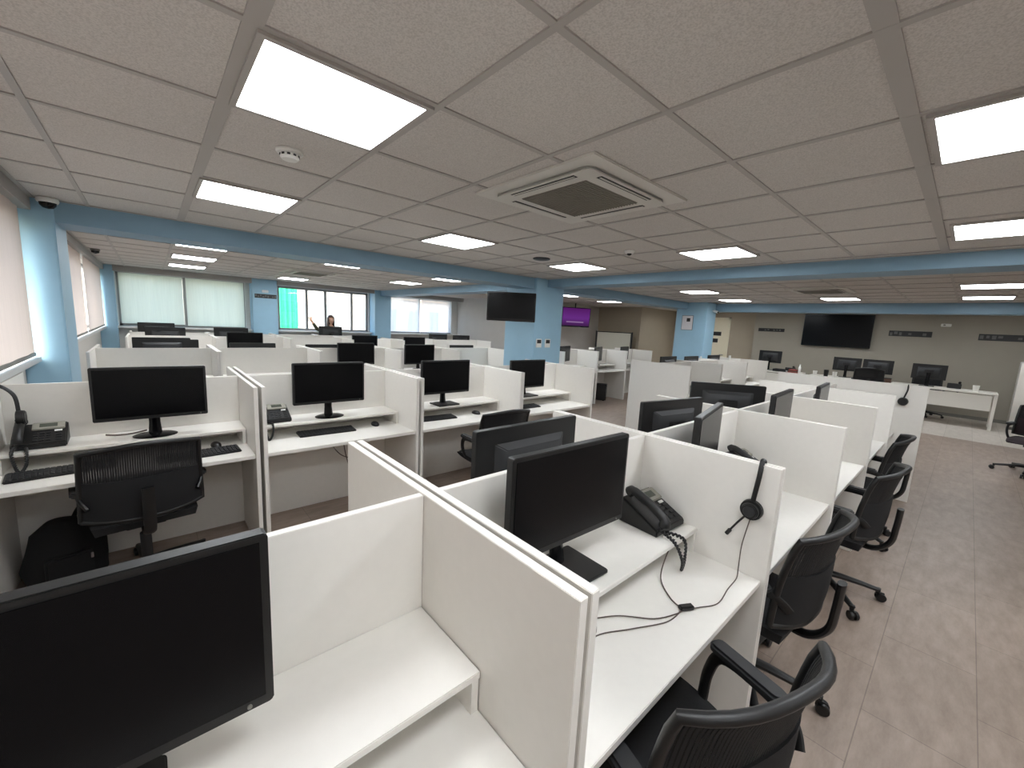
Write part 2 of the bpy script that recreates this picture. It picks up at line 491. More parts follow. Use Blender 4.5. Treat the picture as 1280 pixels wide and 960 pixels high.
blind('beige blind on the left wall beside the far blue corner', M['blind_beige'], XL + .075, XL + .075, 8.95, 11.86, SILL + .012, 2.42, 'y')
blind('pale green blind on the far wall, left of its pair', M['blind_green'], -.46, .60, YF - .03, YF - .03, SILL + .03, 2.385, 'x')
blind('pale green blind on the far wall, beside the blue column with a dark sign', M['blind_green'], .66, 1.79, YF - .03, YF - .03, SILL + .012, 2.385, 'x')
blind('sheer white blind beside the far blue column, houses showing through', M['blind_sheer'], 5.60, 6.69, YF - .03, YF - .03, SILL + .012, 2.385, 'x')
blind('sheer white blind nearest the grey wall corner', M['blind_sheer'], 6.75, 7.92, YF - .03, YF - .03, SILL + .012, 2.385, 'x')

# door in the back right
d = struct('door_1', lambda bm: [box(bm, 14.88, 15.12, 5.55, 5.62, 0, 2.3), box(bm, 14.88, 15.12, 6.88, 6.95, 0, 2.3), box(bm, 14.88, 15.12, 5.55, 6.95, 2.23, 2.3)], M['door'])
bx('door_leaf', (14.95, 14.99, 5.62, 6.88, .01, 2.23), M['door'], d, bevel=.003)
bx('door_handle', (14.92, 14.95, 5.70, 5.82, 1.0, 1.03), M['chrome'], d, bevel=.004)
for zc, w, x in ((1.74, .34, 6.02), (1.50, .24, 6.06)):
    t = thing('door_plate', 'dark plate on the cream door, ' + ('the upper and wider one' if zc > 1.6 else 'the lower and smaller one'), 'sign', (14.945, x, zc), 0)
    bx('plate', (-.006, .006, -w / 2, w / 2, -.06, .06), M['signdark'], t, bevel=.002)
    bx('rim', (-.002, .0058, -w / 2 - .01, w / 2 + .01, -.07, .07), M['signmid'], t, bevel=.002)

# ------------------------------------------------------------------ ceiling fittings
def ceil_light(label, x0, y0, w=.6):
    t = thing('ceiling_light', label, 'ceiling light', (x0 + w / 2, y0 + w / 2, CZ - .012), group='square LED ceiling lights')
    h = w / 2
    def fr(bm):
        for a in ((-h + .012, h - .012, -h + .012, -h + .034), (-h + .012, h - .012, h - .034, h - .012), (-h + .012, -h + .034, -h + .034, h - .034), (h - .034, h - .012, -h + .034, h - .034)):
            box(bm, a[0], a[1], a[2], a[3], -.004, .0115)
    obj('frame', fr, M['tee'], t)
    bx('diffuser', (-h + .034, h - .034, -h + .034, h - .034, -.001, .006), M['panel_light'], t)
    return t
g = .6
def cell(i, j): return (.866 + g * i, .859 + g * j)
ceil_light('largest square ceiling light, at the upper left', *cell(-1, 1))
ceil_light('square ceiling light just past the white smoke detector, left side', *cell(-1, 4))
ceil_light('square ceiling light beyond the air conditioner cassette, towards the far left', *cell(2, 4))
ceil_light('square ceiling light above the wall screen on the blue column', 3.99, 3.3)
ceil_light('square ceiling light between the air conditioner and the cross beam, centre right', 3.96, 1.49)
ceil_light('big square ceiling light cut by the upper right edge', 2.07, -.37)
ceil_light('square ceiling light at the right edge, just before the blue beam', 3.99, -.38)
ceil_light('first of three ceiling lights in line beyond the left blue beam', .266, 6.36)
ceil_light('middle of three ceiling lights in line beyond the left blue beam', .286, 8.1)
ceil_light('farthest of three ceiling lights in line, next to the blinds', .296, 9.9)
ceil_light('far bay ceiling light over the second desk row, beyond the beam', 2.07, 6.36)
ceil_light('far bay ceiling light near the open window with the cyan net', 2.25, 10.35)
ceil_light('far bay ceiling light in front of the blue window column, left of two', 4.0, 8.2)
ceil_light('far bay ceiling light left of the wall screen, right of two', 4.07, 6.5)
ceil_light('ceiling light beyond the right beam, leftmost of the right bay', 7.64, 3.3)
ceil_light('ceiling light near the second blue column with a poster', 9.7, 3.4)
ceil_light('ceiling light in front of the big wall television', 9.62, 1.48)
ceil_light('near one of two stacked ceiling lights at the right edge, past the beam', 7.82, -.37)
ceil_light('far one of two stacked ceiling lights at the right edge, past the beam', 9.66, -.37)
ceil_light('small bright ceiling light just right of the blue column top', 7.7, 6.55)
ceil_light('ceiling light in front of the purple screen wall', 9.75, 6.85)
ceil_light('large ceiling light overhead behind the camera', .266, -.34)
ceil_light('large ceiling light overhead at the left window side', -.934 + .6, -2.0)

ceil_light('added ceiling light hidden behind the main blue column', 6.0, 5.75)  # added panel, out of sight, to brighten the alcove bay
for k, y in enumerate((7.4, 10.2)):  # two unseen panels added to light the grey wall
    ceil_light('added ceiling light hidden behind the cross beam, ' + ('near' if k == 0 else 'by') + ' the grey wall corner', 6.0, y)
ceil_light('added ceiling light beside the camera over the aisle, outside the photo', 2.07, -2.2)  # added out-of-view panel, lifts the ceiling on the right
ceil_light('added ceiling light over the aisle ahead on the right, outside the photo', 3.9, -2.2)  # also added out of view for the right-hand ceiling brightness
for k, y in enumerate((3.2, 1.4, -.8)):  # three unseen panels added because the back bay was too dark
    ceil_light('added unseen ceiling light behind the last blue beam, above the ' + ('left', 'middle', 'right')[k] + ' back desk', 12.4, y)
ceil_light('added unseen ceiling light in front of the cream door, behind the second column', 13.0, 5.6)  # unseen panel added to light the door wall

def cassette(label, cx, cy, W=.92):
    t = thing('air_conditioner', label, 'air conditioner', (cx, cy, CZ - .007), group='ceiling cassette air conditioners')
    h = W / 2
    bx('ceiling_plate', (-h, h, -h, h, -.006, .0065), M['ac'], t, bevel=.004)
    q = h - .085
    obj('fascia', lambda bm: prism(bm, rrect(-q, q, -q, q, .05), -.022, -.006, 'z'), M['ac'], t, bevel=.008)
    r = .25
    def gr(bm):
        box(bm, -r, r, -r, r, -.024, -.0222)
        for k in range(25):
            y = -r + .02 * k + .01
            box(bm, -r, r, y - .004, y + .004, -.029, -.024)
    obj('intake_grille', gr, M['acgrille'], t)
    for k in range(4):
        mt = Matrix.Rotation(k * PI / 2, 4, 'Z')
        s = obj('air_slot', lambda bm: box(bm, -.245, .245, -q + .028, -q + .062, -.0235, -.0223, mt), M['slot'], t)
        obj('louver', lambda bm: box(bm, -.24, .24, -q + .036, -q + .05, -.027, -.0236, mt), M['ac'], s, bevel=.002)
    return t
cassette('square air conditioner cassette in the ceiling, centre of the photo', 2.02, 1.72)
cassette('ceiling air conditioner cassette in the far left bay', 2.40, 8.75)
cassette('ceiling air conditioner cassette beyond the right blue beam', 8.2, 1.75, .8)

t = thing('smoke_detector', 'white round smoke detector beside the largest ceiling light', 'smoke detector', (.571, 2.387, CZ - .001))
obj('base', lambda bm: lathe(bm, [(.06, 0), (.062, -.01), (.055, -.018), (.03, -.019)], seg=32), M['white'], t)
obj('sensor_head', lambda bm: lathe(bm, [(.042, -.016), (.044, -.034), (.036, -.044), (.012, -.047)], seg=32), M['white'], t)
def vents(bm):
    for k in range(10):
        a = 2 * PI * k / 10
        box(bm, .036, .0455, -.007, .007, -.031, -.022, Matrix.Rotation(a, 4, 'Z'))
obj('vent_slots', vents, M['slot'], t)
t = thing('ceiling_sensor', 'small white ceiling sensor with dark eye, right of the air conditioner', 'sensor', (3.689, 2.43, CZ - .001))
obj('housing', lambda bm: lathe(bm, [(.05, 0), (.052, -.012), (.04, -.03), (.015, -.034)], seg=28), M['white'], t)
obj('lens', lambda bm: lathe(bm, [(.024, -.03), (.022, -.042), (.01, -.05)], seg=20), M['slot'], t)
t = thing('ceiling_speaker', 'flat black disc on the ceiling above the wall screen', 'speaker', (3.57, 3.564, CZ - .001))
obj('rim', lambda bm: lathe(bm, [(.10, 0), (.105, -.008), (.095, -.014), (.08, -.014)], seg=32), M['black'], t)
obj('speaker_grille', lambda bm: lathe(bm, [(.085, -.012), (.06, -.02), (.01, -.022)], seg=32), M['darkgrey'], t)
t = thing('dome_camera', 'white dome camera where the left beam meets the pillar', 'camera', (-.55, 4.97, CZ - .004))
obj('mount', lambda bm: lathe(bm, [(.06, 0), (.065, -.02), (.058, -.035)], seg=28), M['white'], t)
obj('dome', lambda bm: lathe(bm, [(.05, -.034), (.046, -.055), (.03, -.074), (.008, -.08)], seg=28), M['glossblack'], t)
t = thing('dome_camera', 'small dark camera at the ceiling over the far left window', 'camera', (-.55, 8.8, CZ - .004))
obj('mount', lambda bm: lathe(bm, [(.05, 0), (.055, -.02), (.045, -.03)], seg=24), M['grey'], t)
obj('dome', lambda bm: lathe(bm, [(.046, -.028), (.042, -.055), (.008, -.07)], seg=24), M['glossblack'], t)
t = thing('wall_camera', 'small white camera under the beam on the second blue column', 'camera', (10.92, 4.5, 2.3))
bx('bracket', (-.015, .015, 0, .05, -.01, .02), M['white'], t, bevel=.004)
obj('body', lambda bm: cyl(bm, (-.01, -.09, -.03), (.02, .02, .005), .03, .03, 18), M['white'], t, bevel=.003)
obj('lens', lambda bm: cyl(bm, (-.012, -.094, -.031), (-.01, -.088, -.03), .022, .022, 16), M['slot'], t)

# ------------------------------------------------------------------ workstations
PT = .0125
def station(label, x0, x1, yn, yb, yf, left=True, right=True, near=True, far=True, H=1.2, group=None, end_y=None, end_h=None):
    t = thing('desk_pod', label, 'workstation', (x0, yb, 0), group=group)
    w = x1 - x0; a = yn - yb; b = yf - yb
    bx('back_panel', (PT, w - PT, -PT, PT, .0, H - .003), M['melamine'], t, bevel=.0015)
    lo = a if near else 0; hi = b if far else 0
    if left: bx('side_panel', (-PT, PT - .0005, lo, hi, 0, H), M['melamine'], t, bevel=.0015)
    if right: bx('side_panel', (w - PT + .0005, w + PT, lo if end_y is None else end_y - yb, hi, 0, end_h or H), M['melamine'], t, bevel=.0015)
    for s, e, on in ((-1, -a, near), (1, b, far)):
        if not on: continue
        def yy(u, v): return (min(s * u, s * v), max(s * u, s * v))
        Y = yy(PT + .001, e - .015)
        bx('desktop', (PT + .001, w - PT - .001, Y[0], Y[1], .707, .732), M['melamine'], t, bevel=.002)
        Y = yy(PT + .001, .31)
        sh = bx('monitor_shelf', (PT + .002, w - PT - .002, Y[0], Y[1], .826, .845), M['melamine'], t, bevel=.002)
        for sx in (0, 1):
            xa = PT + .004 if sx == 0 else w - PT - .024
            bx('shelf_support', (xa, xa + .02, Y[0] + .004, Y[1] - .004, .732, .826), M['melamine'], sh)
    return t

DG = .011
NR = 'back to back desk pods of the nearest row'
A_X = [(-.62, .6 - DG - PT), (.6 + DG + PT - .01, 1.8 - PT), (1.8 + PT + .002, 3.0 - PT), (3.0 + PT + .002, 4.2 - PT), (4.2 + PT + .002, 5.4 - PT), (5.4 + PT + .002, 6.06)]
A_L = ['white desk pod in the left foreground, with the cropped big monitor',
       'white desk pod in the foreground, with the phone and a hanging headset',
       'white desk pod of the nearest row, directly behind the hanging headset',
       'white desk pod fourth along the nearest row, behind the third chair',
       'white desk pod second from the far end of the nearest row',
       'white desk pod closing the far end of the nearest row']
for i, (x0, x1) in enumerate(A_X):
    station(A_L[i], x0, x1, .41, 1.0, 1.6, left=True, right=(i in (0, 1, 2, 3, 4, 5)), group=NR, end_y=(.22 if i == 5 else None), end_h=(1.27 if i == 5 else None))
C_X = [(-.70, .52 - DG - PT), (.52 + DG + PT, 1.72 - DG - PT), (1.72 + DG + PT, 2.93 - PT), (2.93 + PT + .002, 4.16)]
C_L = ['white desk pod by the left window, with a chair pushed in and a phone',
       'white desk pod second in the middle row, with phone, keyboard and mouse',
       'white desk pod third in the middle row, behind the back of a monitor',
       'white desk pod at the aisle end of the middle row']
for i, (x0, x1) in enumerate(C_X):
    station(C_L[i], x0, x1, 3.1, 3.75, 4.37, group='desk pods of the middle row')
D_X = [(-.50, .6 - PT), (.6 + PT + .002, 1.76 - PT), (1.76 + PT + .002, 2.98 - PT), (2.98 + PT + .002, 4.1 - PT), (4.1 + PT + .002, 5.2)]
D_L = ['third row desk pod next to the left blue pillar', 'third row desk pod second from the left pillar', 'third row desk pod third from the left pillar',
       'third row desk pod fourth from the left pillar', 'third row desk pod last before the main blue column']
for i, (x0, x1) in enumerate(D_X):
    station(D_L[i], x0, x1, 5.97, 6.6, 7.2, group='desk pods of the third row')
E_X = [(-.3 + 1.19 * k, .89 + 1.19 * k - .027) for k in range(5)] + [(5.65, 7.05)]
E_L = ['fourth row desk pod at the left windows', 'fourth row desk pod second from the left windows', 'fourth row desk pod third from the left windows, in line with the waving woman',
       'fourth row desk pod fourth from the left windows', 'fourth row desk pod in front of the sheer blinds', 'fourth row desk pod nearest the grey wall corner']
for i, (x0, x1) in enumerate(E_X):
    station(E_L[i], x0, x1, 8.85, 9.5, 10.1, group='desk pods of the fourth row')
F_X = [(-.3, .9), (.93, 2.13), (2.16, 3.08), (3.11, 4.2)]
F_L = ['window row desk at the left corner under the green blinds', 'window row desk under the second green blind', 'window row desk under the cyan net window', 'window row desk where the woman stands']
for i, (x0, x1) in enumerate(F_X):
    station(F_L[i], x0, x1, 10.7, 10.72, 11.25, near=False, group='desks of the window row')
G_X = [(6.2, 7.4 - .027), (7.4, 8.6 - .027), (8.6, 9.8 - .027), (9.8, 10.98)]
G_L = ['aisle end desk pod with a broad blank white end wall', 'desk pod with a black phone, behind the broad blank end wall',
       'third desk pod behind the broad blank end wall', 'farthest desk pod of the row behind the broad blank end wall']
for i, (x0, x1) in enumerate(G_X[:3]):
    station(G_L[i], x0, x1, 2.8, 3.35, 3.85, group='desk pods right of the centre aisle')
H_X = [(6.35, 7.5 - .027), (7.5, 8.65 - .027), (8.65, 9.8)]
H_L = ['desk pod right beside the main blue column', 'desk pod with a black computer on the floor beneath, right of the column', 'desk pod in front of the whiteboard']
for i, (x0, x1) in enumerate(H_X):
    station(H_L[i], x0, x1, 5.5, 6.1, 6.65, group='desk pods behind the main column')

# ------------------------------------------------------------------ monitors
def make_monitor(kind, label):
    t = thing('monitor', label, 'monitor', group='black monitors')
    w, z0, z1 = .57, .118, .458
    def hous(bm):
        prism(bm, rrect(-w / 2, w / 2, z0, z1, .008, 3), -.016, .014, 'y')
    h = obj('housing', hous, M['black'], t, bevel=.003)
    def bulge(bm):
        A = [(-.2, .16), (.2, .16), (.2, .40), (-.2, .40)]; B_ = [(-.15, .19), (.15, .19), (.15, .37), (-.15, .37)]
        va = [bm.verts.new((x, .0135, z)) for x, z in A]; vb = [bm.verts.new((x, .042, z)) for x, z in B_]
        for i in range(4):
            j = (i + 1) % 4; bm.faces.new((va[i], va[j], vb[j], vb[i]))
        bm.faces.new(vb); bm.faces.new(va[::-1])
    k = obj('rear_cover', bulge, M['darkgrey'], t, bevel=.004)
    obj('rear_recess', lambda bm: [box(bm, -.075, .075, .0415, .0455, .24, .33), box(bm, -.055, .055, .045, .049, .285, .32)], M['black'], k, bevel=.002)
    bx('screen', (-w / 2 + .014, w / 2 - .014, -.0185, -.0155, z0 + .022, z1 - .014), M['screen'], t)
    obj('power_button', lambda bm: cyl(bm, (w / 2 - .04, -.0195, z0 + .011), (w / 2 - .04, -.0158, z0 + .011), .004, .004, 10), M['grey'], h)
    def neck(bm):
        tube(bm, [(0, .05, .012), (0, .056, .08), (0, .052, .16), (0, .044, .26)], .03, 14, radii=[.036, .03, .03, .034], flat=.55, up=(0, 1, 0))
    obj('neck', neck, M['glossblack'], t)
    if kind == 'plate':
        obj('base', lambda bm: prism(bm, rrect(-.125, .125, -.09, .11, .012, 4), 0, .012, 'z'), M['black'], t, bevel=.003)
    else:
        obj('base', lambda bm: lathe(bm, [(.1, 0), (.1, .006), (.085, .013), (.03, .018)], (0, .02, 0), 32, 1.15, .85), M['glossblack'], t)
    return t
mon_plate = make_monitor('plate', 'wide black monitor cropped by the left edge in the foreground')
mon_oval = make_monitor('oval', 'black monitor on the window end of the middle row, right of a desk phone')
used = set()
def monitor(x, y, zt, rz, label, kind='plate', z=.8465):
    src = mon_plate if kind == 'plate' else mon_oval
    if kind not in used:
        used.add(kind); m = src; m.location = (x, y, z); m.rotation_euler = (0, 0, rz); m['label'] = label
    else:
        m = dup(src, (x, y, z), rz, label)
    dz = zt - (z + .458)
    if abs(dz) > .004:
        for c in kids(m):
            if c.name.split('.')[0] in ('housing', 'screen', 'rear_cover'): c.location.z += dz
            if c.name.split('.')[0] == 'neck': c.scale.z = 1 + dz / .22
    return m
monitor(-.15, .80, 1.31, 0, 'wide black monitor cropped by the left edge in the foreground')
monitor(1.045, .83, 1.31, math.radians(-2), 'black monitor with a square base plate, beside the tilted phone in the foreground')
monitor(2.13, .84, 1.315, math.radians(12), 'black monitor in the pod just behind the hanging headset')
monitor(3.315, .83, 1.32, math.radians(4), 'black monitor fourth along the nearest row')
monitor(4.52, .83, 1.30, math.radians(4), 'small looking black monitor fifth along the nearest row')
monitor(1.16, 1.17, 1.295, PI, 'monitor seen from behind, its grey vent box showing, centre')
monitor(2.40, 1.17, 1.285, PI - math.radians(10), 'monitor seen from behind, in front of the broad blank end wall')
monitor(3.53, 1.275, 1.30, PI - math.radians(52), 'monitor seen from behind, turned aside, with a white pod corner below')
monitor(-.017, 3.52, 1.31, 0, 'black monitor on the window end of the middle row, right of a desk phone', 'oval')
monitor(1.10, 3.52, 1.305, 0, 'black monitor second in the middle row, above a keyboard and mouse', 'oval')
monitor(2.24, 3.52, 1.30, 0, 'black monitor third in the middle row')
monitor(3.40, 3.52, 1.28, 0, 'black monitor at the aisle end of the middle row, below the wall screen')
monitor(.10, 6.88, 1.305, PI, 'left black monitor peeking over the third row, nearest the left pillar')
monitor(.20, 7.10, 1.27, PI, 'lower black monitor half behind the leftmost one of the third row')
monitor(1.10, 6.9, 1.24, PI, 'low black monitor peeking over the second pod of the third row')
monitor(2.085, 6.9, 1.225, PI, 'black monitor barely peeking over the third pod of the third row')
monitor(2.38, 6.33, 1.29, 0, 'black monitor facing the camera in the third pod of the third row', 'oval')
monitor(3.48, 6.33, 1.27, 0, 'black monitor facing the camera in the fourth pod of the third row', 'oval')
monitor(4.75, 6.9, 1.225, PI, 'black monitor barely peeking over the last pod of the third row')
monitor(1.31, 8.98, 1.30, 0, 'tall standing black monitor in the second pod of the fourth row', 'oval')
monitor(3.57, 8.98, 1.29, 0, 'black monitor of the fourth row, right and in front of the waving woman', 'oval')
monitor(4.79, 8.98, 1.27, 0, 'black monitor of the fourth row in front of the sheer blinds', 'oval')
monitor(.20, 9.8, 1.33, PI, 'black monitor behind the first pod of the fourth row')
monitor(1.20, 9.8, 1.35, PI, 'black monitor on the fourth row under the second green blind')
monitor(5.95, 9.8, 1.33, PI, 'small black monitor in front of the last sheer blind')
monitor(6.72, 9.8, 1.31, PI, 'black monitor nearest the grey wall corner')
monitor(.09, 10.98, 1.37, PI, 'farthest left black monitor under the green blinds')
monitor(3.46, 10.95, 1.41, PI, 'black monitor in front of the waving woman')
monitor(7.07, 3.63, 1.26, PI, 'dark monitor top showing over the broad blank end wall, first')
monitor(8.0, 3.63, 1.25, PI, 'dark monitor top showing over the broad blank end wall, second')
monitor(9.05, 3.63, 1.26, PI, 'dark monitor top left of the white bottle, below the cream door')
monitor(6.75, 5.85, 1.29, math.radians(20), 'tall looking black monitor just right of the main blue column', 'oval')
monitor(7.95, 5.85, 1.27, math.radians(20), 'black monitor under the whiteboard, left one', 'oval')
monitor(9.05, 5.85, 1.28, math.radians(14), 'black monitor under the whiteboard, right one', 'oval')

# ------------------------------------------------------------------ desk phones
def make_phone(label):
    t = thing('desk_phone', label, 'phone', group='black desk phones')
    def body(bm):
        prism(bm, [(-.10, 0), (.10, 0), (.10, .10), (.085, .115), (-.10, .03)], -.11, .11, 'x')
    obj('body', body, M['black'], t, bevel=.006)
    sl = math.atan2(.085, .185)
    mt = Matrix.Translation((0, -.10, .03)) @ Matrix.Rotation(sl, 4, 'X')
    d = obj('display', lambda bm: box(bm, -.035, .10, .125, .195, .0005, .012, mt), M['lcd'], t, bevel=.004)
    obj('display_glass', lambda bm: box(bm, -.005, .068, .145, .178, .0115, .0135, mt), M['lcdglass'], d)
    def keys(bm):
        for r in range(4):
            for c in range(3):
                box(bm, -.028 + c * .026, -.008 + c * .026, .022 + r * .023, .038 + r * .023, .0005, .006, mt)
        for r in range(4):
            box(bm, .062, .088, .022 + r * .023, .036 + r * .023, .0005, .005, mt)
    obj('keypad', keys, M['darkgrey'], t, bevel=.0015)
    obj('label_strip', lambda bm: box(bm, .056, .088, .107, .12, .0005, .004, mt), M['white'], t)
    def hs(bm):
        pts = bez([(-.075, .0, .022), (-.075, .02, .045), (-.075, .10, .052), (-.075, .18, .045), (-.075, .20, .022)], 6)
        tube(bm, [mt @ p for p in pts], .02, 12, radii=[.024 if i < 5 or i > len(pts) - 6 else .019 for i in range(len(pts))], flat=1.1)
    obj('handset', hs, M['black'], t)
    def cord(bm):
        path = bez([(-.085, -.09, .03), (-.095, -.17, .012), (-.085, -.205, -.05), (-.07, -.20, -.10), (-.045, -.195, -.06), (-.04, -.18, .012), (-.05, -.10, .012)], 40)
        pts = [p + Vector((.004 * math.cos(i * .9), 0, .004 * math.sin(i * .9))) for i, p in enumerate(path)]
        tube(bm, pts, .0052, 6)
    obj('cord', cord, M['black'], t)
    return t
phone = make_phone('black desk phone tilted beside the monitor in the foreground pod')
phone.location = (1.645, .848, .846); phone.rotation_euler = (0, 0, math.radians(-3))
dup(phone, (.69, 3.60, .846), 0, 'black desk phone in the second pod of the middle row, cord hanging down')
dup(phone, (-.53, 3.60, .847), math.radians(2), 'black desk phone by the left window, next to a headset')
dup(phone, (2.80, .845, .846), math.radians(-8), 'black desk phone half hidden behind the partition with the hanging headset')
dup(phone, (7.98, 3.16, .846), math.radians(-20), 'black desk phone behind the broad blank end wall')

# ------------------------------------------------------------------ keyboards and mice
def make_keyboard(label):
    t = thing('keyboard', label, 'keyboard', group='black keyboards')
    obj('tray', lambda bm: prism(bm, [(-.07, 0), (.07, 0), (.07, .02), (-.07, .012)], -.22, .22, 'x'), M['black'], t, bevel=.004)
    def keys(bm):
        for r in range(5):
            y = -.055 + r * .024; z = .012 + (y + .07) / .14 * .008
            for c in range(19):
                
                x = -.21 + c * .0225
                box(bm, x, x + .018, y, y + .019, z - .001, z + .006)
    obj('keys', keys, M['darkgrey'], t, bevel=.0012, seg=1)
    return t
kb = make_keyboard('black keyboard under the shelf in the second pod of the middle row')
kb.location = (1.05, 3.45, .733); kb.rotation_euler = (0, 0, math.radians(-2))
dup(kb, (2.06, 3.42, .733), math.radians(-4), 'black keyboard in the third pod of the middle row')
dup(kb, (-.42, 3.345, .733), math.radians(5), 'black keyboard left of the chair in the window pod')
dup(kb, (.20, 3.30, .733), math.radians(4), 'black keyboard right of the chair in the window pod')
dup(kb, (3.25, 3.40, .733), math.radians(-2), 'black keyboard in the aisle end pod of the middle row')
def make_mouse(label):
    t = thing('mouse', label, 'mouse', group='black mice')
    b = obj('body', lambda bm: lathe(bm, [(.03, 0), (.033, .01), (.029, .022), (.018, .031), (.004, .034)], seg=24, sx=.95, sy=1.75), M['black'], t)
    obj('scroll_wheel', lambda bm: cyl(bm, (-.003, -.03, .027), (.003, -.03, .027), .007, .007, 12), M['darkgrey'], t)
    return t
ms = make_mouse('black mouse in the second pod of the middle row')
ms.location = (1.475, 3.48, .733)
dup(ms, (2.56, 3.41, .733), .2, 'black mouse in the third pod of the middle row')
dup(ms, (.30, 3.46, .733), .1, 'black mouse behind the chair in the window pod')

# ------------------------------------------------------------------ headsets
t = thing('headset', 'black headset hung over the foreground partition, its cable trailing onto the desk', 'headset', (1.787, .485, 1.0))
def band(bm):
    pts = bez([(.045, .0, .10), (.03, -.003, .20), (-.0, -.004, .213), (-.024, -.006, .15), (-.026, .002, .06), (-.026, .004, .02)], 10)
    tube(bm, pts, .009, 8, flat=.5, up=(1, 0, 0))
obj('headband', band, M['black'], t)
e = obj('ear_cup', lambda bm: [cyl(bm, (-.012, .005, .012), (-.034, .005, .012), .042, .040, 28), cyl(bm, (-.034, .005, .012), (-.052, .005, .012), .034, .03, 28)], M['black'], t, bevel=.003)
obj('cup_disc', lambda bm: cyl(bm, (-.052, .005, .012), (-.055, .005, .012), .022, .02, 24), M['darkgrey'], e)
obj('microphone_boom', lambda bm: tube(bm, bez([(-.035, .02, -.015), (-.04, .045, -.055), (-.042, .07, -.10)], 8), .004, 8), M['black'], t)
obj('microphone', lambda bm: tube(bm, [(-.042, .066, -.093), (-.042, .078, -.115)], .008, 10), M['black'], t)
def hcab(bm):
    W = [(1.76, .487, .985), (1.762, .50, .90), (1.757, .505, .84), (1.74, .50, .76), (1.70, .49, .738), (1.60, .485, .737), (1.48, .475, .737), (1.40, .51, .737), (1.345, .535, .737), (1.30, .545, .737), (1.22, .58, .737), (1.14, .66, .737), (1.07, .70, .738), (1.02, .72, .741), (1.035, .745, .745), (1.06, .735, .745), (1.05, .70, .742), (1.0, .66, .74), (.93, .66, .739), (.80, .70, .738)]
    tube(bm, bez([Vector(p) - Vector((1.787, .485, 1.0)) for p in W], 8), .0021, 6)
    W = [(1.33, .54, .737), (1.24, .545, .737), (1.12, .60, .737), (1.0, .655, .737), (.90, .63, .737), (.78, .62, .737)]
    tube(bm, bez([Vector(p) - Vector((1.787, .485, 1.0)) for p in W], 8), .0021, 6)
    W = [(1.345, .535, .737), (1.37, .60, .737), (1.45, .68, .74), (1.52, .70, .80), (1.58, .70, .85)]
    tube(bm, bez([Vector(p) - Vector((1.787, .485, 1.0)) for p in W], 8), .0025, 6)
hc = obj('cable', hcab, M['cable'], t)
obj('cable_joint', lambda bm: box(bm, -.027, .027, -.012, .012, 0, .016, Matrix.Translation((1.36 - 1.787, .535 - .485, -.266)) @ Matrix.Rotation(-.5, 4, 'Z')), M['black'], hc, bevel=.004)
t = thing('headset', 'small black headset hanging on the end wall of the nearest row, far right', 'headset', (6.035, .40, 1.09))
obj('headband', lambda bm: tube(bm, bez([(-.004, -.02, .17), (-.012, -.02, .12), (-.012, -.005, .05), (-.012, 0, .02)], 8), .009, 8, flat=.6), M['black'], t)
obj('ear_cup', lambda bm: [cyl(bm, (-.002, 0, .0), (-.035, 0, .0), .045, .04, 24)], M['black'], t, bevel=.004)
obj('hook', lambda bm: tube(bm, [(.013, -.02, .175), (-.016, -.02, .175), (-.018, -.02, .188)], .005, 8), M['black'], t)
t = thing('headset', 'black headset hung by the left window, above a desk phone', 'headset', (-.70, 3.62, 1.0))
obj('headband', lambda bm: tube(bm, bez([(-.03, .0, .08), (-.024, 0, .16), (-.005, 0, .211), (.04, 0, .205), (.085, -.005, .15), (.095, -.01, .06)], 8), .010, 8, flat=.6), M['black'], t)
obj('ear_cup', lambda bm: [cyl(bm, (.085, -.01, .02), (.12, -.01, .02), .045, .04, 24)], M['black'], t, bevel=.004)
obj('ear_cup', lambda bm: [cyl(bm, (-.07, 0, .05), (-.035, 0, .05), .04, .045, 24)], M['black'], t, bevel=.004)
obj('microphone_boom', lambda bm: tube(bm, bez([(.10, -.03, .0), (.10, -.08, -.05), (.095, -.11, -.08)], 8), .005, 8), M['black'], t)

# loose cables under the middle row
def loose(label, pts, r=.004):
    base = Vector(pts[0]); base.z = 0
    o = obj('cable', lambda bm: tube(bm, bez([Vector(p) - base for p in pts], 10), r, 6), M['cable'], loc=base)
    return tag(o, label, 'cable')
loose('thin dark cable looping below the second desk of the middle row', [(1.12, 3.52, .705), (1.10, 3.50, .62), (1.18, 3.50, .50), (1.30, 3.50, .46), (1.36, 3.51, .56), (1.30, 3.52, .705)])
loose('thin dark cable hanging to the floor below the second desk of the middle row', [(1.22, 3.60, .705), (1.24, 3.58, .5), (1.28, 3.58, .3), (1.27, 3.57, .1), (1.33, 3.5, .005)])
loose('black cable lying behind the monitor of the window pod', [(-.26, 3.66, .853), (-.20, 3.62, .853), (-.12, 3.63, .854), (-.06, 3.62, .868)], .006)

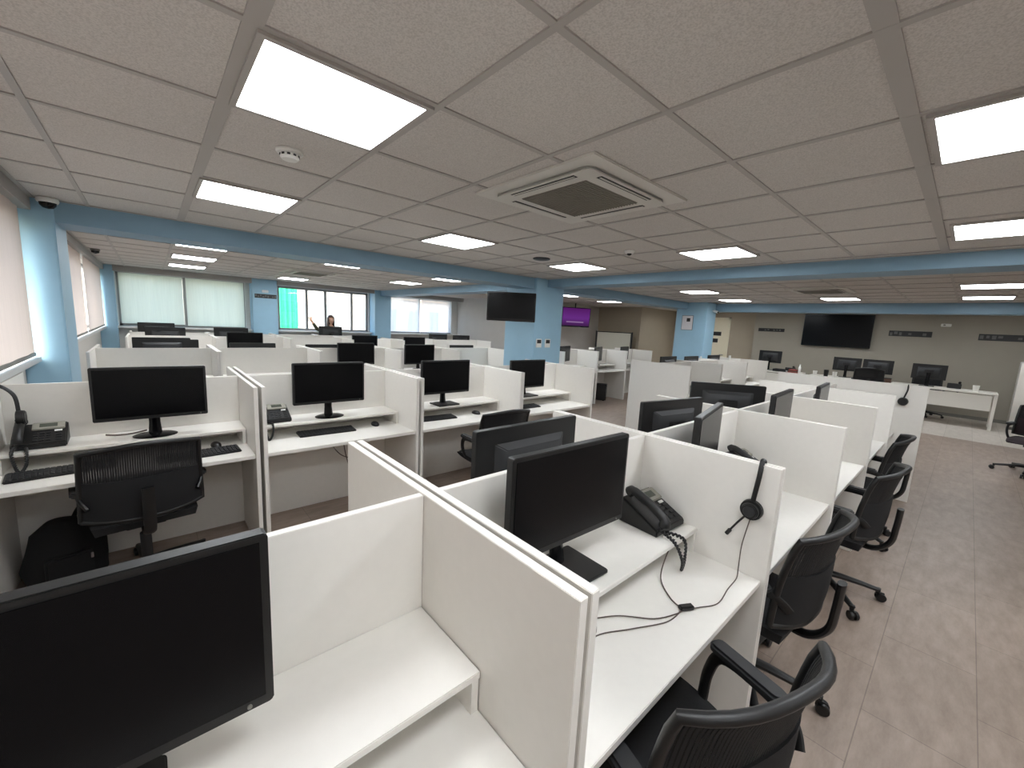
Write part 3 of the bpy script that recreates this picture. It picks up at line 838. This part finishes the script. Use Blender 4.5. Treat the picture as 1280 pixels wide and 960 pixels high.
# ------------------------------------------------------------------ office chairs
def make_chair(label, fabric=None):
    fab = fabric or M['fabric']
    t = thing('office_chair', label, 'chair', group='black office chairs')
    obj('hub', lambda bm: lathe(bm, [(.035, .07), (.05, .085), (.05, .12), (.03, .14)], seg=20), M['black'], t)
    for k in range(5):
        a = 2 * PI * k / 5 + PI / 2 + .05
        mt = Matrix.Rotation(a, 4, 'Z')
        def leg(bm):
            pts = [mt @ Vector(p) for p in ((.03, 0, .11), (.12, 0, .105), (.23, 0, .09), (.33, 0, .072))]
            tube(bm, pts, .02, 10, radii=[.026, .024, .02, .017], flat=.8, up=(0, 0, 1))
            cyl(bm, mt @ Vector((.325, 0, .05)), mt @ Vector((.325, 0, .085)), .012, .014, 10)
        L = obj('leg', leg, M['black'], t)
        def cast(bm):
            for s in (-1, 1):
                cyl(bm, mt @ Vector((.342, s * .006, .028)), mt @ Vector((.342, s * .024, .028)), .028, .026, 18)
            box(bm, .32, .36, -.006, .006, .03, .058, mt)
        obj('caster', cast, M['black'], L, bevel=.002)
    obj('gas_lift', lambda bm: [cyl(bm, (0, 0, .12), (0, 0, .30), .028, .028, 18), cyl(bm, (0, 0, .30), (0, 0, .40), .017, .017, 16)], M['darkgrey'], t)
    obj('tilt_mechanism', lambda bm: [box(bm, -.09, .09, -.12, .10, .385, .425), cyl(bm, (.08, 0, .405), (.25, .0, .40), .007, .007, 10)], M['black'], t, bevel=.006)
    def seat(bm):
        n, m_ = 14, 12
        top = {}; bot = {}
        for i in range(n + 1):
            for j in range(m_ + 1):
                u = -1 + 2 * i / n; v = -1 + 2 * j / m_
                x = .245 * u * (1 - .10 * v * v * (1 if v > 0 else .5)); y = .235 * v + .01
                edge = max(abs(u), abs(v))
                z = .49 - .022 * edge ** 6 - .012 * (1 - abs(u)) * 0 + .012 * u * u - .03 * max(0, v) ** 4
                top[i, j] = bm.verts.new((x, y, z)); bot[i, j] = bm.verts.new((x * .95, y * .95, .43 - (.0 if edge > .8 else .005)))
        for i in range(n):
            for j in range(m_):
                bm.faces.new((top[i, j], top[i + 1, j], top[i + 1, j + 1], top[i, j + 1])); bm.faces.new((bot[i, j], bot[i, j + 1], bot[i + 1, j + 1], bot[i + 1, j]))
        rim = [(i, 0) for i in range(n)] + [(n, j) for j in range(m_)] + [(i, m_) for i in range(n, 0, -1)] + [(0, j) for j in range(m_, 0, -1)]
        for a, b in zip(rim, rim[1:] + rim[:1]):
            bm.faces.new((top[a], top[b], bot[b], bot[a]))
    obj('seat', seat, fab, t)
    # backrest: curved frame with mesh stretched over it, at the -y side
    def bp(u, z):    # u -1..1 across, z height; wraps towards the sitter and curves
        s = (z - .50) / .50
        w = .264 * (1 - .05 * s)
        y = -.255 - .075 * s - .05 * math.sin(min(1, max(0, s * 1.1)) * PI) * -.35 + .075 * abs(u) ** 2.6 - .03 * max(0, s - .75) * 2
        return Vector((w * u, y, z))
    def frame(bm):
        pts = []
        for k in range(9): pts.append(bp(-1, .52 + .395 * k / 8))
        for k in range(1, 12): pts.append(bp(-1 + 2 * k / 12, .915 + .035 * math.sin(PI * k / 12)))
        for k in range(9): pts.append(bp(1, .915 - .395 * k / 8))
        for k in range(1, 12): pts.append(bp(1 - 2 * k / 12, .52 - .02 * math.sin(PI * k / 12)))
        pts.append(pts[0])
        tube(bm, pts, .0145, 10, flat=1.0)
    obj('backrest_frame', frame, M['black'], t)
    def panel(bm):
        n, m_ = 12, 14
        g_ = {}
        for i in range(n + 1):
            for j in range(m_ + 1):
                u = -1 + 2 * i / n
                zt = .915 + .035 * math.sin(PI * i / n); zb = .725
                p = bp(u, zb + (zt - zb) * j / m_)
                g_[i, j] = (bm.verts.new(p + Vector((0, .004, 0))), bm.verts.new(p - Vector((0, .004, 0))))
        for i in range(n):
            for j in range(m_):
                for s in (0, 1): bm.faces.new((g_[i, j][s], g_[i + 1, j][s], g_[i + 1, j + 1][s], g_[i, j + 1][s]))
    obj('backrest_mesh', panel, M['mesh'], t)
    def pad(bm):
        n, m_ = 12, 8
        g_ = {}
        for i in range(n + 1):
            for j in range(m_ + 1):
                u = -1 + 2 * i / n
                z = .51 + (.745 - .51) * j / m_
                p = bp(u * .985, z); th = .022 * (1 - abs(u) ** 4) * math.sin(PI * (j + .6) / (m_ + 1.2))
                g_[i, j] = (bm.verts.new(p + Vector((0, .006 + th, 0))), bm.verts.new(p - Vector((0, .008 + th * .6, 0))))
        for i in range(n):
            for j in range(m_):
                for s in (0, 1): bm.faces.new((g_[i, j][s], g_[i + 1, j][s], g_[i + 1, j + 1][s], g_[i, j + 1][s]))
        for j in range(m_):
            for i in (0, n): bm.faces.new((g_[i, j][0], g_[i, j + 1][0], g_[i, j + 1][1], g_[i, j][1]))
        for i in range(n):
            for j in (0, m_): bm.faces.new((g_[i, j][0], g_[i + 1, j][0], g_[i + 1, j][1], g_[i, j][1]))
    obj('lumbar_pad', pad, fab, t)
    def spine(bm):
        tube(bm, bez([(0, -.10, .41), (0, -.24, .40), (0, -.315, .47), (0, -.33, .58), (0, -.335, .70)], 6), .03, 10, flat=.55, up=(0, 1, 0))
    obj('back_bracket', spine, M['black'], t)
    for s in (-1, 1):
        def arm(bm):
            tube(bm, bez([(s * .235, -.235, .60), (s * .262, -.19, .645), (s * .27, -.08, .657), (s * .272, .035, .64), (s * .265, .07, .56), (s * .235, .06, .47), (s * .16, .03, .415)], 6), .02, 10, flat=.6, up=(1, 0, 0))
        A = obj('armrest', arm, M['black'], t)
        obj('arm_pad', lambda bm: prism(bm, rrect(s * .27 - .03, s * .27 + .03, -.17, .07, .025, 4), .655, .685, 'z'), M['darkgrey'], A, bevel=.008)
    return t
chair = make_chair('black office chair in the bottom right foreground, tucked under the desk')
chair.location = (1.085, .447, 0); chair.rotation_euler = (0, 0, math.radians(-17))
c2 = dup(chair, (2.13, .548, 0), math.radians(-5), 'second black office chair along the aisle, behind the hanging headset')
for k in kids(c2):
    if k.name.split('.')[0] == 'leg': k.rotation_euler.z = math.radians(-20)
def raise_chair(c, dz):
    for k in kids(c):
        n = k.name.split('.')[0]
        if n in ('seat', 'backrest_frame', 'backrest_mesh', 'lumbar_pad', 'back_bracket', 'armrest', 'tilt_mechanism'): k.location.z += dz
        if n == 'gas_lift': k.scale.z = 1 + dz / .26; k.location.z -= .14 * dz / .26
    return c
c3 = dup(chair, (3.40, .475, 0), math.radians(-4), 'third black office chair along the aisle, two wheels showing on the floor')
for k in kids(c3):
    if k.name.split('.')[0] == 'leg': k.rotation_euler.z = math.radians(-11)
dup(chair, (4.60, .53, 0), math.radians(0), 'fourth black office chair along the aisle, farthest of the four')
dup(chair, (-.10, 3.258, 0), math.radians(6), 'black mesh office chair seen from behind at the window pod')
dup(chair, (2.36, 2.90, 0), math.radians(-4), 'black office chair at the third pod of the middle row, mostly hidden')
chr2 = make_chair('plum backed office chair cut by the right edge', M['redfabric'])
chr2.location = (8.95, -.78, 0); chr2.rotation_euler = (0, 0, math.radians(75))
dup(chair, (13.98, .55, 0), math.radians(100), 'black office chair behind the right desk at the back wall')
raise_chair(dup(chair, (12.55, 1.50, 0), math.radians(-80), 'dark office chair in front of the pair of monitors at the back wall'), .17)

# ------------------------------------------------------------------ things on the floor
t = thing('backpack', 'black backpack slumped on the floor under the window pod', 'bag', (-.47, 3.50, 0), .2)
def sack(bm):
    lathe(bm, [(.10, 0), (.17, .02), (.185, .12), (.17, .24), (.13, .33), (.07, .39), (.02, .40)], seg=28, sx=1.0, sy=.75)
    for v in bm.verts:
        v.co.x += .012 * math.sin(v.co.z * 31 + v.co.y * 17); v.co.y += .012 * math.sin(v.co.z * 23 + v.co.x * 29)
obj('sack', sack, M['fabric'], t)
obj('front_pocket', lambda bm: prism(bm, rrect(-.10, .10, .05, .22, .03, 4), -.158, -.09, 'y'), M['fabric'], t, bevel=.012)
obj('shoulder_strap', lambda bm: tube(bm, bez([(.05, .06, .37), (.10, .10, .42), (.17, .06, .30), (.17, .03, .12)], 8), .016, 8, flat=.35), M['black'], t)
obj('zip_pull', lambda bm: box(bm, .085, .098, -.166, -.156, .17, .205), M['chrome'], t, bevel=.002)
def tower(label, x, y, rz):
    t = thing('computer_tower', label, 'computer', (x, y, 0), rz, group='black computer towers')
    bx('case', (-.09, .09, -.20, .20, .012, .40), M['black'], t, bevel=.004)
    bx('front_bezel', (-.088, .088, -.215, -.199, .014, .398), M['glossblack'], t, bevel=.004)
    obj('foot', lambda bm: [box(bm, sx * .07 - .012, sx * .07 + .012, sy * .16 - .02, sy * .16 + .02, 0, .013) for sx in (-1, 1) for sy in (-1, 1)], M['black'], t)
    obj('power_button', lambda bm: cyl(bm, (0, -.219, .35), (0, -.214, .35), .011, .011, 16), M['grey'], t)
tower('black computer box on the floor under the desk right of the main column', 8.0, 5.82, .5)

# ------------------------------------------------------------------ wall screens, boards and plates
def television(label, w, h, loc, rz, scr, tilt=0):
    t = thing('wall_tv', label, 'television', loc, rot=(tilt, 0, rz))
    obj('housing', lambda bm: prism(bm, rrect(-w / 2, w / 2, -h / 2, h / 2, .012, 3), -.02, .025, 'y'), M['glossblack'], t, bevel=.004)
    bx('screen', (-w / 2 + .022, w / 2 - .022, -.0225, -.0195, -h / 2 + .04, h / 2 - .022), scr, t)
    bx('rear_cover', (-w / 3, w / 3, .024, .05, -h / 3, h / 3), M['black'], t, bevel=.006)
    return t
tv = television('dark television angled on a bracket at the main blue column', .80, .47, (4.47, 5.10, 1.985), math.radians(-42), M['screen'], tilt=.0)
obj('wall_bracket', lambda bm: [tube(bm, [(0, .05, 0), (.05, .20, 0), (.24, .33, 0)], .018, 10), box(bm, -.1, .1, .048, .06, -.1, .1)], M['black'], tv)
tv = television('big dark television hanging on the back wall', 1.56, .90, (XB - .09, 2.58, 1.98), math.radians(-90), M['screen'])
bx('wall_bracket', (-.3, .3, .049, .088, -.15, .15), M['black'], tv)
tv = television('lit purple television in front of the grey rear wall', 1.02, .62, (10.28, 8.55, 2.03), math.radians(-22), M['purple'], tilt=math.radians(4))
obj('ceiling_pole', lambda bm: [cyl(bm, (0, .10, .44), (0, .10, .0), .02, .02, 14), box(bm, -.12, .12, .048, .085, -.12, .12)], M['black'], tv)
bx('caption_bar', (-.34, .28, -.0245, -.0224, -.17, -.13), emit('pale_caption', (.23, .13, .28), .4), tv)

t = thing('whiteboard', 'mobile whiteboard on a dark stand at the rear', 'whiteboard', (11.95, 8.2, 0), math.radians(-72))
bx('board', (-.58, .58, -.012, .012, .98, 1.60), M['whiteboard'], t, bevel=.003)
obj('rim', lambda bm: [box(bm, -.61, .61, -.018, .018, 1.595, 1.625), box(bm, -.61, .61, -.018, .018, .955, .985), box(bm, -.615, -.58, -.018, .018, .955, 1.625), box(bm, .58, .615, -.018, .018, .955, 1.625)], M['darkgrey'], t, bevel=.004)
for s in (-1, 1):
    obj('leg', lambda bm: [cyl(bm, (s * .63, 0, .03), (s * .63, 0, 1.64), .018, .018, 12), tube(bm, [(s * .63, -.28, .03), (s * .63, .28, .03)], .018, 10)], M['black'], t)
obj('pen_tray', lambda bm: box(bm, -.3, .3, -.07, -.012, .935, .955), M['darkgrey'], t, bevel=.003)

t = thing('wall_poster', 'white notice on the second blue column', 'poster', (10.592, 5.03, 1.975), math.radians(-90))
bx('sheet', (-.14, .14, -.004, .006, -.18, .18), M['paper'], t)
bx('picture', (-.02, .075, -.0052, -.0038, .03, .12), M['signdark'], t)
bx('border', (-.15, .15, .0, .0065, -.19, .19), M['signmid'], t)
for x, lb in ((5.05, 'white wall controller on the blue column, left of two'), (5.27, 'white wall controller on the blue column, right of two')):
    t = thing('wall_controller', lb, 'switch', (x, 4.998, 1.40), group='wall controllers on the blue column')
    bx('plate', (-.065, .065, -.016, .0, -.075, .075), M['white'], t, bevel=.004)
    bx('display', (-.05, .05, -.0185, -.015, -.002, .06), M['darkgrey'], t, bevel=.002)

# dark letter strips: plates with a row of uneven raised marks, as in the photo (too small to read there)
def strip(label, w, h, loc, rz):
    t = thing('wall_sign', label, 'sign', loc, rz, group='dark strip signs on the walls')
    bx('plate', (-w / 2, w / 2, -.008, 0, -h / 2, h / 2), M['signdark'], t, bevel=.002)
    rnd = random.Random(int(w * 1000) + int(abs(loc[1]) * 100))
    def marks(bm):
        n = 9
        for k in range(n):
            x = -w / 2 + w * (k + .5) / n
            if rnd.random() < .3: continue
            hh = h * rnd.uniform(.12, .3); ww = w / n * rnd.uniform(.25, .42); zc = h * rnd.uniform(-.12, .12)
            box(bm, x - ww, x + ww, -.0105, -.007, zc - hh, zc + hh)
    obj('marks', marks, M['signmid'], t, bevel=.001)
    return t
strip('dark strip sign left of the big television on the back wall', .72, .10, (XB - .002, 4.22, 1.935), math.radians(-90))
strip('dark strip sign right of the big television on the back wall', .80, .14, (XB - .002, 1.08, 1.97), math.radians(-90))
strip('dark strip sign at the right edge of the back wall', .86, .15, (XB - .002, -.52, 1.955), math.radians(-90))
strip('dark strip sign on the far blue column between the windows', .48, .10, (2.21, 11.898, 2.09), 0)
t = thing('alarm_box', 'small white box high on the back wall', 'alarm', (XB - .002, .47, 2.21), math.radians(-90))
bx('housing', (-.09, .09, -.05, 0, -.035, .035), M['white'], t, bevel=.008)
obj('beacon', lambda bm: lathe(bm, [(.02, 0), (.02, .02), (.01, .03)], (-.03, -.05, -.01), 16), M['grey'], t)
t = thing('emergency_light', 'small white lamp above the dark sign on the far blue column', 'lamp', (2.20, 11.899, 2.21))
bx('housing', (-.07, .07, -.04, 0, -.03, .03), M['white'], t, bevel=.008)
bx('lens', (-.055, .055, -.046, -.039, -.02, .02), M['paper'], t, bevel=.003)

# ------------------------------------------------------------------ back desks
def back_desk(label, x, y0, y1):
    t = thing('desk', label, 'desk', (x, (y0 + y1) / 2, 0), group='white desks at the back wall')
    L = (y1 - y0) / 2
    bx('desktop', (-.34, .34, -L, L, .745, .775), M['edge'], t, bevel=.003)
    bx('modesty_panel', (-.30, -.28, -L + .07, L - .07, .40, .72), M['edge'], t, bevel=.002)
    for s in (-1, 1):
        def fr(bm):
            for px in (-.32, .27): box(bm, px, px + .05, s * L - .05 * (s > 0), s * L + .05 * (s < 0), 0, .745)
            box(bm, -.27, .27, s * L - .05 * (s > 0), s * L + .05 * (s < 0), .70, .745)
        obj('leg', fr, M['edge'], t, bevel=.003)
    return t
back_desk('white desk at the right of the back wall, with a white cup', 13.30, -.52, 1.15)
back_desk('white desk under the big television, with two monitors', 13.30, 1.20, 2.75)
back_desk('white desk at the left of the back wall, with one monitor', 13.30, 2.95, 4.35)
monitor(13.32, .55, 1.27, math.radians(90), 'black monitor on the right desk at the back wall', z=.776)
monitor(13.42, 2.05, 1.28, math.radians(90), 'left monitor of the pair below the big television', z=.776)
monitor(13.42, 1.45, 1.28, math.radians(90), 'right monitor of the pair below the big television', z=.776)
monitor(13.32, 3.78, 1.32, math.radians(90), 'black monitor on the left desk at the back wall', z=.776)
dup(phone, (13.485, .12, .777), math.radians(90), 'black desk phone at the right end of the back wall desks')
dup(phone, (13.485, 3.28, .777), math.radians(90), 'black desk phone beside the monitor on the left back desk')
def bottle(label, x, y, z, h=.20, r=.033, mat=None, cap=None):
    t = thing('bottle', label, 'bottle', (x, y, z), group='white bottles')
    obj('body', lambda bm: lathe(bm, [(r * .9, 0), (r, .01), (r, h * .62), (r * .75, h * .74), (r * .42, h * .82), (r * .42, h * .9)], seg=20), mat or M['cup'], t)
    obj('cap', lambda bm: lathe(bm, [(r * .5, h * .88), (r * .5, h), (r * .4, h * 1.01)], seg=16), cap or M['white'], t)
def cup(label, x, y, z, r=.045, h=.10, mat=None):
    t = thing('cup', label, 'cup', (x, y, z), group='cups on the back desks')
    obj('body', lambda bm: lathe(bm, [(r * .75, 0), (r * .8, .004), (r, h), (r * .92, h), (r * .7, .01), (.005, .008)], seg=24), mat or M['cup'], t)
    obj('handle', lambda bm: tube(bm, bez([(r * .9, 0, h * .8), (r * 1.5, 0, h * .75), (r * 1.5, 0, h * .3), (r * .8, 0, h * .25)], 6), .007, 8), mat or M['cup'], t)
bottle('white bottle standing over the pods, in front of the cream door', 9.35, 3.42, 1.02 - .173, .42, .045)
bottle('small white bottle over the pods, below the second blue column', 8.35, 3.60, .847, .40, .03)
cup('big white mug on the right back desk', 13.15, -.20, .776, .052, .13)
cup('white mug on the middle back desk, left end', 13.05, 2.62, .776, .05, .12)
cup('dark cup on the middle back desk, left end', 13.02, 2.38, .776, .055, .17, M['black'])
cup('white mug between the two dark cups on the middle back desk', 13.02, 2.20, .776, .05, .14)
cup('dark cup on the middle back desk, right end', 13.02, 1.34, .776, .055, .18, M['darkgrey'])
bottle('slim white bottle beside the red folders', 13.1, 2.98, .776, .24, .03)
t = thing('folder_stack', 'stack of reddish folders on the left back desk', 'folders', (13.15, 3.12, .776))
for k in range(3):
    bx('folder', (-.13, .13, -.11 + .01 * k, .11 - .01 * k, .03 * k, .03 * k + .028), M['red'] if k % 2 == 0 else M['brown'], t, bevel=.003)
t = thing('paper_tray', 'dark paper tray on the left back desk', 'tray', (13.12, 3.43, .776))
bx('tray_base', (-.12, .12, -.16, .16, 0, .012), M['black'], t, bevel=.002)
obj('tray_wall', lambda bm: [box(bm, -.12, -.11, -.16, .16, .012, .07), box(bm, .11, .12, -.16, .16, .012, .07), box(bm, -.11, .11, .15, .16, .012, .07)], M['black'], t)
bx('sheet', (-.10, .10, -.15, .145, .012, .03), M['paper'], t)
t = thing('box', 'small dark box at the right monitor of the pair', 'box', (13.05, 1.20, .776))
obj('carton', lambda bm: box(bm, -.05, .05, -.07, .07, 0, .10), M['brown'], t, bevel=.003)
bx('lid', (-.053, .053, -.073, .073, .095, .115), M['darkgrey'], t, bevel=.002)
t = thing('cabinet', 'pale cabinet at the right edge before the back wall', 'cabinet', (13.85, -1.10, 0))
bx('carcass', (-.22, .22, -.34, .34, .06, 1.45), M['white_wall'], t, bevel=.004)
bx('plinth', (-.20, .20, -.32, .32, 0, .06), M['grey'], t)
for s in (-1, 1):
    dd = bx('door', (-.24, -.22, s * .17 - .165, s * .17 + .165, .08, 1.43), M['edge'], t, bevel=.003)
    bx('handle', (-.258, -.24, s * .03 - .008, s * .03 + .008, .75, .90), M['chrome'], dd, bevel=.003)

# ------------------------------------------------------------------ waving woman
def person():
    P = thing('person', 'person with brown hair and an olive top waving an arm behind a monitor', 'person', (3.66, 11.55, 0), math.radians(8))
    V = []; Ed = []; R = []
    def v(p, r, par=None):
        V.append(p); R.append(r if isinstance(r, tuple) else (r, r))
        if par is not None: Ed.append((par, len(V) - 1))
        return len(V) - 1
    pel = v((0, 0, .93), (.155, .105))
    wa = v((0, 0, 1.06), (.125, .09), pel); ch = v((0, .0, 1.24), (.145, .10), wa); sh = v((0, .01, 1.345), (.10, .075), ch)
    nk = v((0, .0, 1.42), (.048, .048), sh); v((0, -.01, 1.49), (.046, .05), nk)
    hands = []
    def arm(s, pts):
        a = v((s * .13, .01, 1.335), (.055, .055), sh)
        e = v(pts[0], (.038, .038), a); m = v(pts[1], (.032, .032), e); w = v(pts[2], (.023, .026), m)
        return w, Vector(pts[2]) - Vector(pts[1])
    def hand(w, base, d, n, curl, s):
        # palm then four fingers of unequal length and a thumb from the side
        d = d.normalized(); n = n.normalized(); side = d.cross(n) * s
        pm = v(tuple(base + d * .05), (.030, .016), w)
        pk = base + d * .085
        for i, (off, ln) in enumerate(((-.030, .068), (-.010, .078), (.010, .073), (.029, .058))):
            k = v(tuple(pk + side * off), (.0095, .0095), pm)
            p1 = pk + side * off * 1.25 + d * ln * .5 + n * curl * ln * .15
            k2 = v(tuple(p1), (.0088, .0088), k)
            v(tuple(p1 + d * ln * .5 * (1 - curl * .3) + n * curl * ln * .4), (.0075, .0075), k2)
        tb = v(tuple(base + d * .035 - side * .034), (.012, .012), pm)
        t1 = v(tuple(base + d * .065 - side * .058 + n * .01), (.0105, .0105), tb)
        v(tuple(base + d * .095 - side * .068 + n * .015), (.0085, .0085), t1)
    w, d = arm(-1, [(-.37, -.05, 1.30), (-.46, -.09, 1.40), (-.545, -.12, 1.51)])
    hand(w, Vector((-.545, -.12, 1.51)), Vector((-.45, -.05, .9)), Vector((0, -1, 0)), .25, 1)
    w, d = arm(1, [(.215, .02, 1.08), (.20, -.10, 1.0), (.17, -.22, .96)])
    hand(w, Vector((.17, -.22, .96)), Vector((-.15, -1, -.3)), Vector((0, -.2, -1)), .5, 1)
    for s in (-1, 1):
        h = v((s * .09, 0, .86), (.088, .088), pel); k = v((s * .095, -.01, .49), (.056, .058), h)
        c = v((s * .095, .015, .34), (.052, .056), k); a = v((s * .095, .02, .09), (.034, .036), c)
        b = v((s * .098, -.05, .05), (.036, .032), a); v((s * .105, -.15, .035), (.036, .024), b)
    me = bpy.data.meshes.new('body'); me.from_pydata(V, Ed, []); me.update()
    o = bpy.data.objects.new('body', me); COL.objects.link(o)
    me.materials.append(M['skin'])
    sk = o.modifiers.new('skin', 'SKIN'); sk.use_smooth_shade = True
    for i, r in enumerate(R): me.skin_vertices[0].data[i].radius = r
    me.skin_vertices[0].data[0].use_root = True
    o.modifiers.new('sub', 'SUBSURF').levels = 1; o.modifiers['sub'].render_levels = 2
    bpy.context.view_layer.update()
    dg = bpy.context.evaluated_depsgraph_get()
    ev = bpy.data.meshes.new_from_object(o.evaluated_get(dg))
    bpy.data.objects.remove(o)
    # head joined into the body mesh
    bm = bmesh.new(); bm.from_mesh(ev)
    def head(bm):
        r = bmesh.ops.create_uvsphere(bm, u_segments=28, v_segments=20, radius=1)
        for q in r['verts']:
            x, y, z = q.co
            X = x * .072; Y = y * .092; Z = z * .112
            if z < -.1: X *= 1 - .32 * (-z - .1); Y = Y * (1 - .15 * (-z)) - .012 * (-z)
            if y < -.6 and abs(x) < .25:          # nose and brow
                nz = math.exp(-((z + .12) / .16) ** 2) * math.exp(-(x / .13) ** 2); Y -= .02 * nz
            if y < -.4 and z > -.02 and z < .2: Y += .006 * math.exp(-((abs(x) - .38) / .15) ** 2)
            if z < -.75 and y < 0: Y -= .008
            q.co = Vector((X, Y - .015, Z + 1.575))
        for s in (-1, 1):
            r = bmesh.ops.create_uvsphere(bm, u_segments=12, v_segments=8, radius=1)
            for q in r['verts']: q.co = Vector((s * .073 + q.co.x * .010, .0 + q.co.y * .02, 1.565 + q.co.z * .032))
    head(bm)
    for q in bm.faces: q.smooth = True
    body = bpy.data.meshes.new('body'); bm.to_mesh(body); bm.free()
    body.materials.clear(); body.materials.append(M['skin'])
    ob = bpy.data.objects.new('body', body); COL.objects.link(ob); ob.parent = P
    # clothes: offset shells of the body
    def shell(name, mat, keep, off):
        bm = bmesh.new(); bm.from_mesh(body); bm.normal_update()
        kill = [q for q in bm.faces if not keep(q.calc_center_median())]
        bmesh.ops.delete(bm, geom=kill, context='FACES'); bm.normal_update()
        ns = {q.index: q.normal.copy() for q in bm.verts}
        for q in bm.verts: q.co += ns[q.index] * off
        m_ = bpy.data.meshes.new(name); bm.to_mesh(m_); bm.free(); m_.materials.clear(); m_.materials.append(mat)
        o_ = bpy.data.objects.new(name, m_); COL.objects.link(o_); o_.parent = P
        so = o_.modifiers.new('thick', 'SOLIDIFY'); so.thickness = .004; so.offset = -1
    def in_hand(c): return (c.x < -.50 and c.z > 1.465) or (c.y < -.19 and c.z > .85 and c.x > .05 and c.z < 1.1)
    shell('top', M['shirt'], lambda c: .88 < c.z < 1.405 + (1 if c.x < -.2 else 0) and not in_hand(c), .010)
    shell('trousers', M['trousers'], lambda c: .10 < c.z < .95 and not in_hand(c) and abs(c.x) < .26 and c.y > -.14, .008)
    shell('shoes', M['black'], lambda c: c.z < .10, .007)
    # hair: shoulder length, open at the face
    def hair(bm):
        r = bmesh.ops.create_uvsphere(bm, u_segments=32, v_segments=22, radius=1)
        for q in r['verts']:
            x, y, z = q.co
            X = x * .090; Y = y * .108; Z = z * .125
            if z < 0: X = (.090 * x / max(.2, math.sqrt(1 - z * z)) ) * (1 + .10 * -z); Y = (.100 * y / max(.2, math.sqrt(1 - z * z))) ; Z = z * .25
            q.co = Vector((X + .004 * math.sin(9 * z + 5 * x), Y + .004, Z + 1.585))
        bmesh.ops.delete(bm, geom=[q for q in bm.faces if q.calc_center_median().y < -.055 and q.calc_center_median().z < 1.635], context='FACES')
    obj('hair', hair, M['hair'], P)
    for s in (-1, 1):
        e_ = obj('eye', lambda bm: [bmesh.ops.create_uvsphere(bm, u_segments=12, v_segments=8, radius=.011, matrix=Matrix.Translation((s * .029, -.0935, 1.587)))], M['eye'], P)
        obj('iris', lambda bm: [bmesh.ops.create_uvsphere(bm, u_segments=10, v_segments=6, radius=.006, matrix=Matrix.Translation((s * .029, -.100, 1.587)))], M['iris'], e_)
    obj('mouth', lambda bm: tube(bm, bez([(-.022, -.090, 1.522), (0, -.101, 1.520), (.022, -.090, 1.522)], 5), .005, 8), M['lip'], P)
    return P
person()

# ------------------------------------------------------------------ outside
sbx('ground', (-30, 60, YF + 1.0, 70, -9.2, -9), M['asphalt'])
def building(label, x0, x1, y0, y1, z0, z1, mat, nx, nz):
    t = thing('building', label, 'building', ((x0 + x1) / 2, y0, z0), group='houses across the street')
    w = x1 - x0; h = z1 - z0
    bx('facade', (-w / 2, w / 2, 0, y1 - y0, 0, h), mat, t)
    bx('parapet', (-w / 2 - .15, w / 2 + .15, -.15, y1 - y0 + .15, h, h + .4), mat, t, bevel=.03)
    for i in range(nx):
        for k in range(nz):
            cx = -w / 2 + w * (i + .5) / nx; cz = h * (k + .55) / nz
            ww = bx('window', (cx - .5, cx + .5, -.04, .02, cz - .75, cz + .75), M['alu'], t)
            bx('pane', (cx - .44, cx + .44, -.05, -.035, cz - .69, cz + .69), M['bwindow'], ww)
    return t
building('pale house with many windows outside the open window', 5.5, 13.0, 26, 36, -9, 9, M['building'], 4, 6)
building('peach low house seen through the sheer blinds', 13.4, 18.5, 27, 36, -9, 3.0, M['building2'], 3, 4)
building('tall pale block seen through the last sheer blind', 19.0, 24.0, 32, 40, -9, 8.0, M['building'], 4, 5)
building('pale house outside the green blinds', -5.0, 4.0, 26, 36, -9, 7, M['building'], 4, 5)
t = thing('scaffold', 'bright cyan scaffold net hanging outside the open window', 'net', (4.66, 20.6, -9))
def net(bm):
    n = 30; vs = []
    for i in range(n + 1):
        x = -.44 + .88 * i / n; y = .06 * math.sin(i * .9) + .03 * math.sin(i * 2.1)
        vs.append((bm.verts.new((x, y, .3)), bm.verts.new((x, y, 15))))
    for a, b in zip(vs, vs[1:]): bm.faces.new((a[0], b[0], b[1], a[1]))
o = obj('net', net, M['net'], t); so = o.modifiers.new('t', 'SOLIDIFY'); so.thickness = .02
for px in (-.42, 0, .42):
    obj('pole', lambda bm: cyl(bm, (px, .16, 0), (px, .16, 15.2), .03, .03, 10), M['grey'], t)

# ------------------------------------------------------------------ world and colour
wd = bpy.data.worlds.new('world'); S.world = wd; wd.use_nodes = True
nt = wd.node_tree; nt.nodes.clear()
o = nt.nodes.new('ShaderNodeOutputWorld'); bg = nt.nodes.new('ShaderNodeBackground')
sky = nt.nodes.new('ShaderNodeTexSky'); sky.sky_type = 'NISHITA'; sky.sun_disc = False
sky.sun_elevation = math.radians(50); sky.sun_rotation = math.radians(200); sky.dust_density = 4.0; sky.air_density = 1.2
bg.inputs['Strength'].default_value = 0.78
nt.links.new(sky.outputs[0], bg.inputs[0]); nt.links.new(bg.outputs[0], o.inputs[0])
S.view_settings.view_transform = 'Standard'; S.view_settings.look = 'None'
S.view_settings.gamma = 1.0; S.view_settings.exposure = 1.38; S.view_settings.use_curve_mapping = False
S.cycles.max_bounces = 10; S.cycles.diffuse_bounces = 6; S.cycles.transparent_max_bounces = 16
S.cycles.caustics_reflective = False; S.cycles.caustics_refractive = False
S.cycles.use_denoising = True
S.cycles.sample_clamp_indirect = 6.0
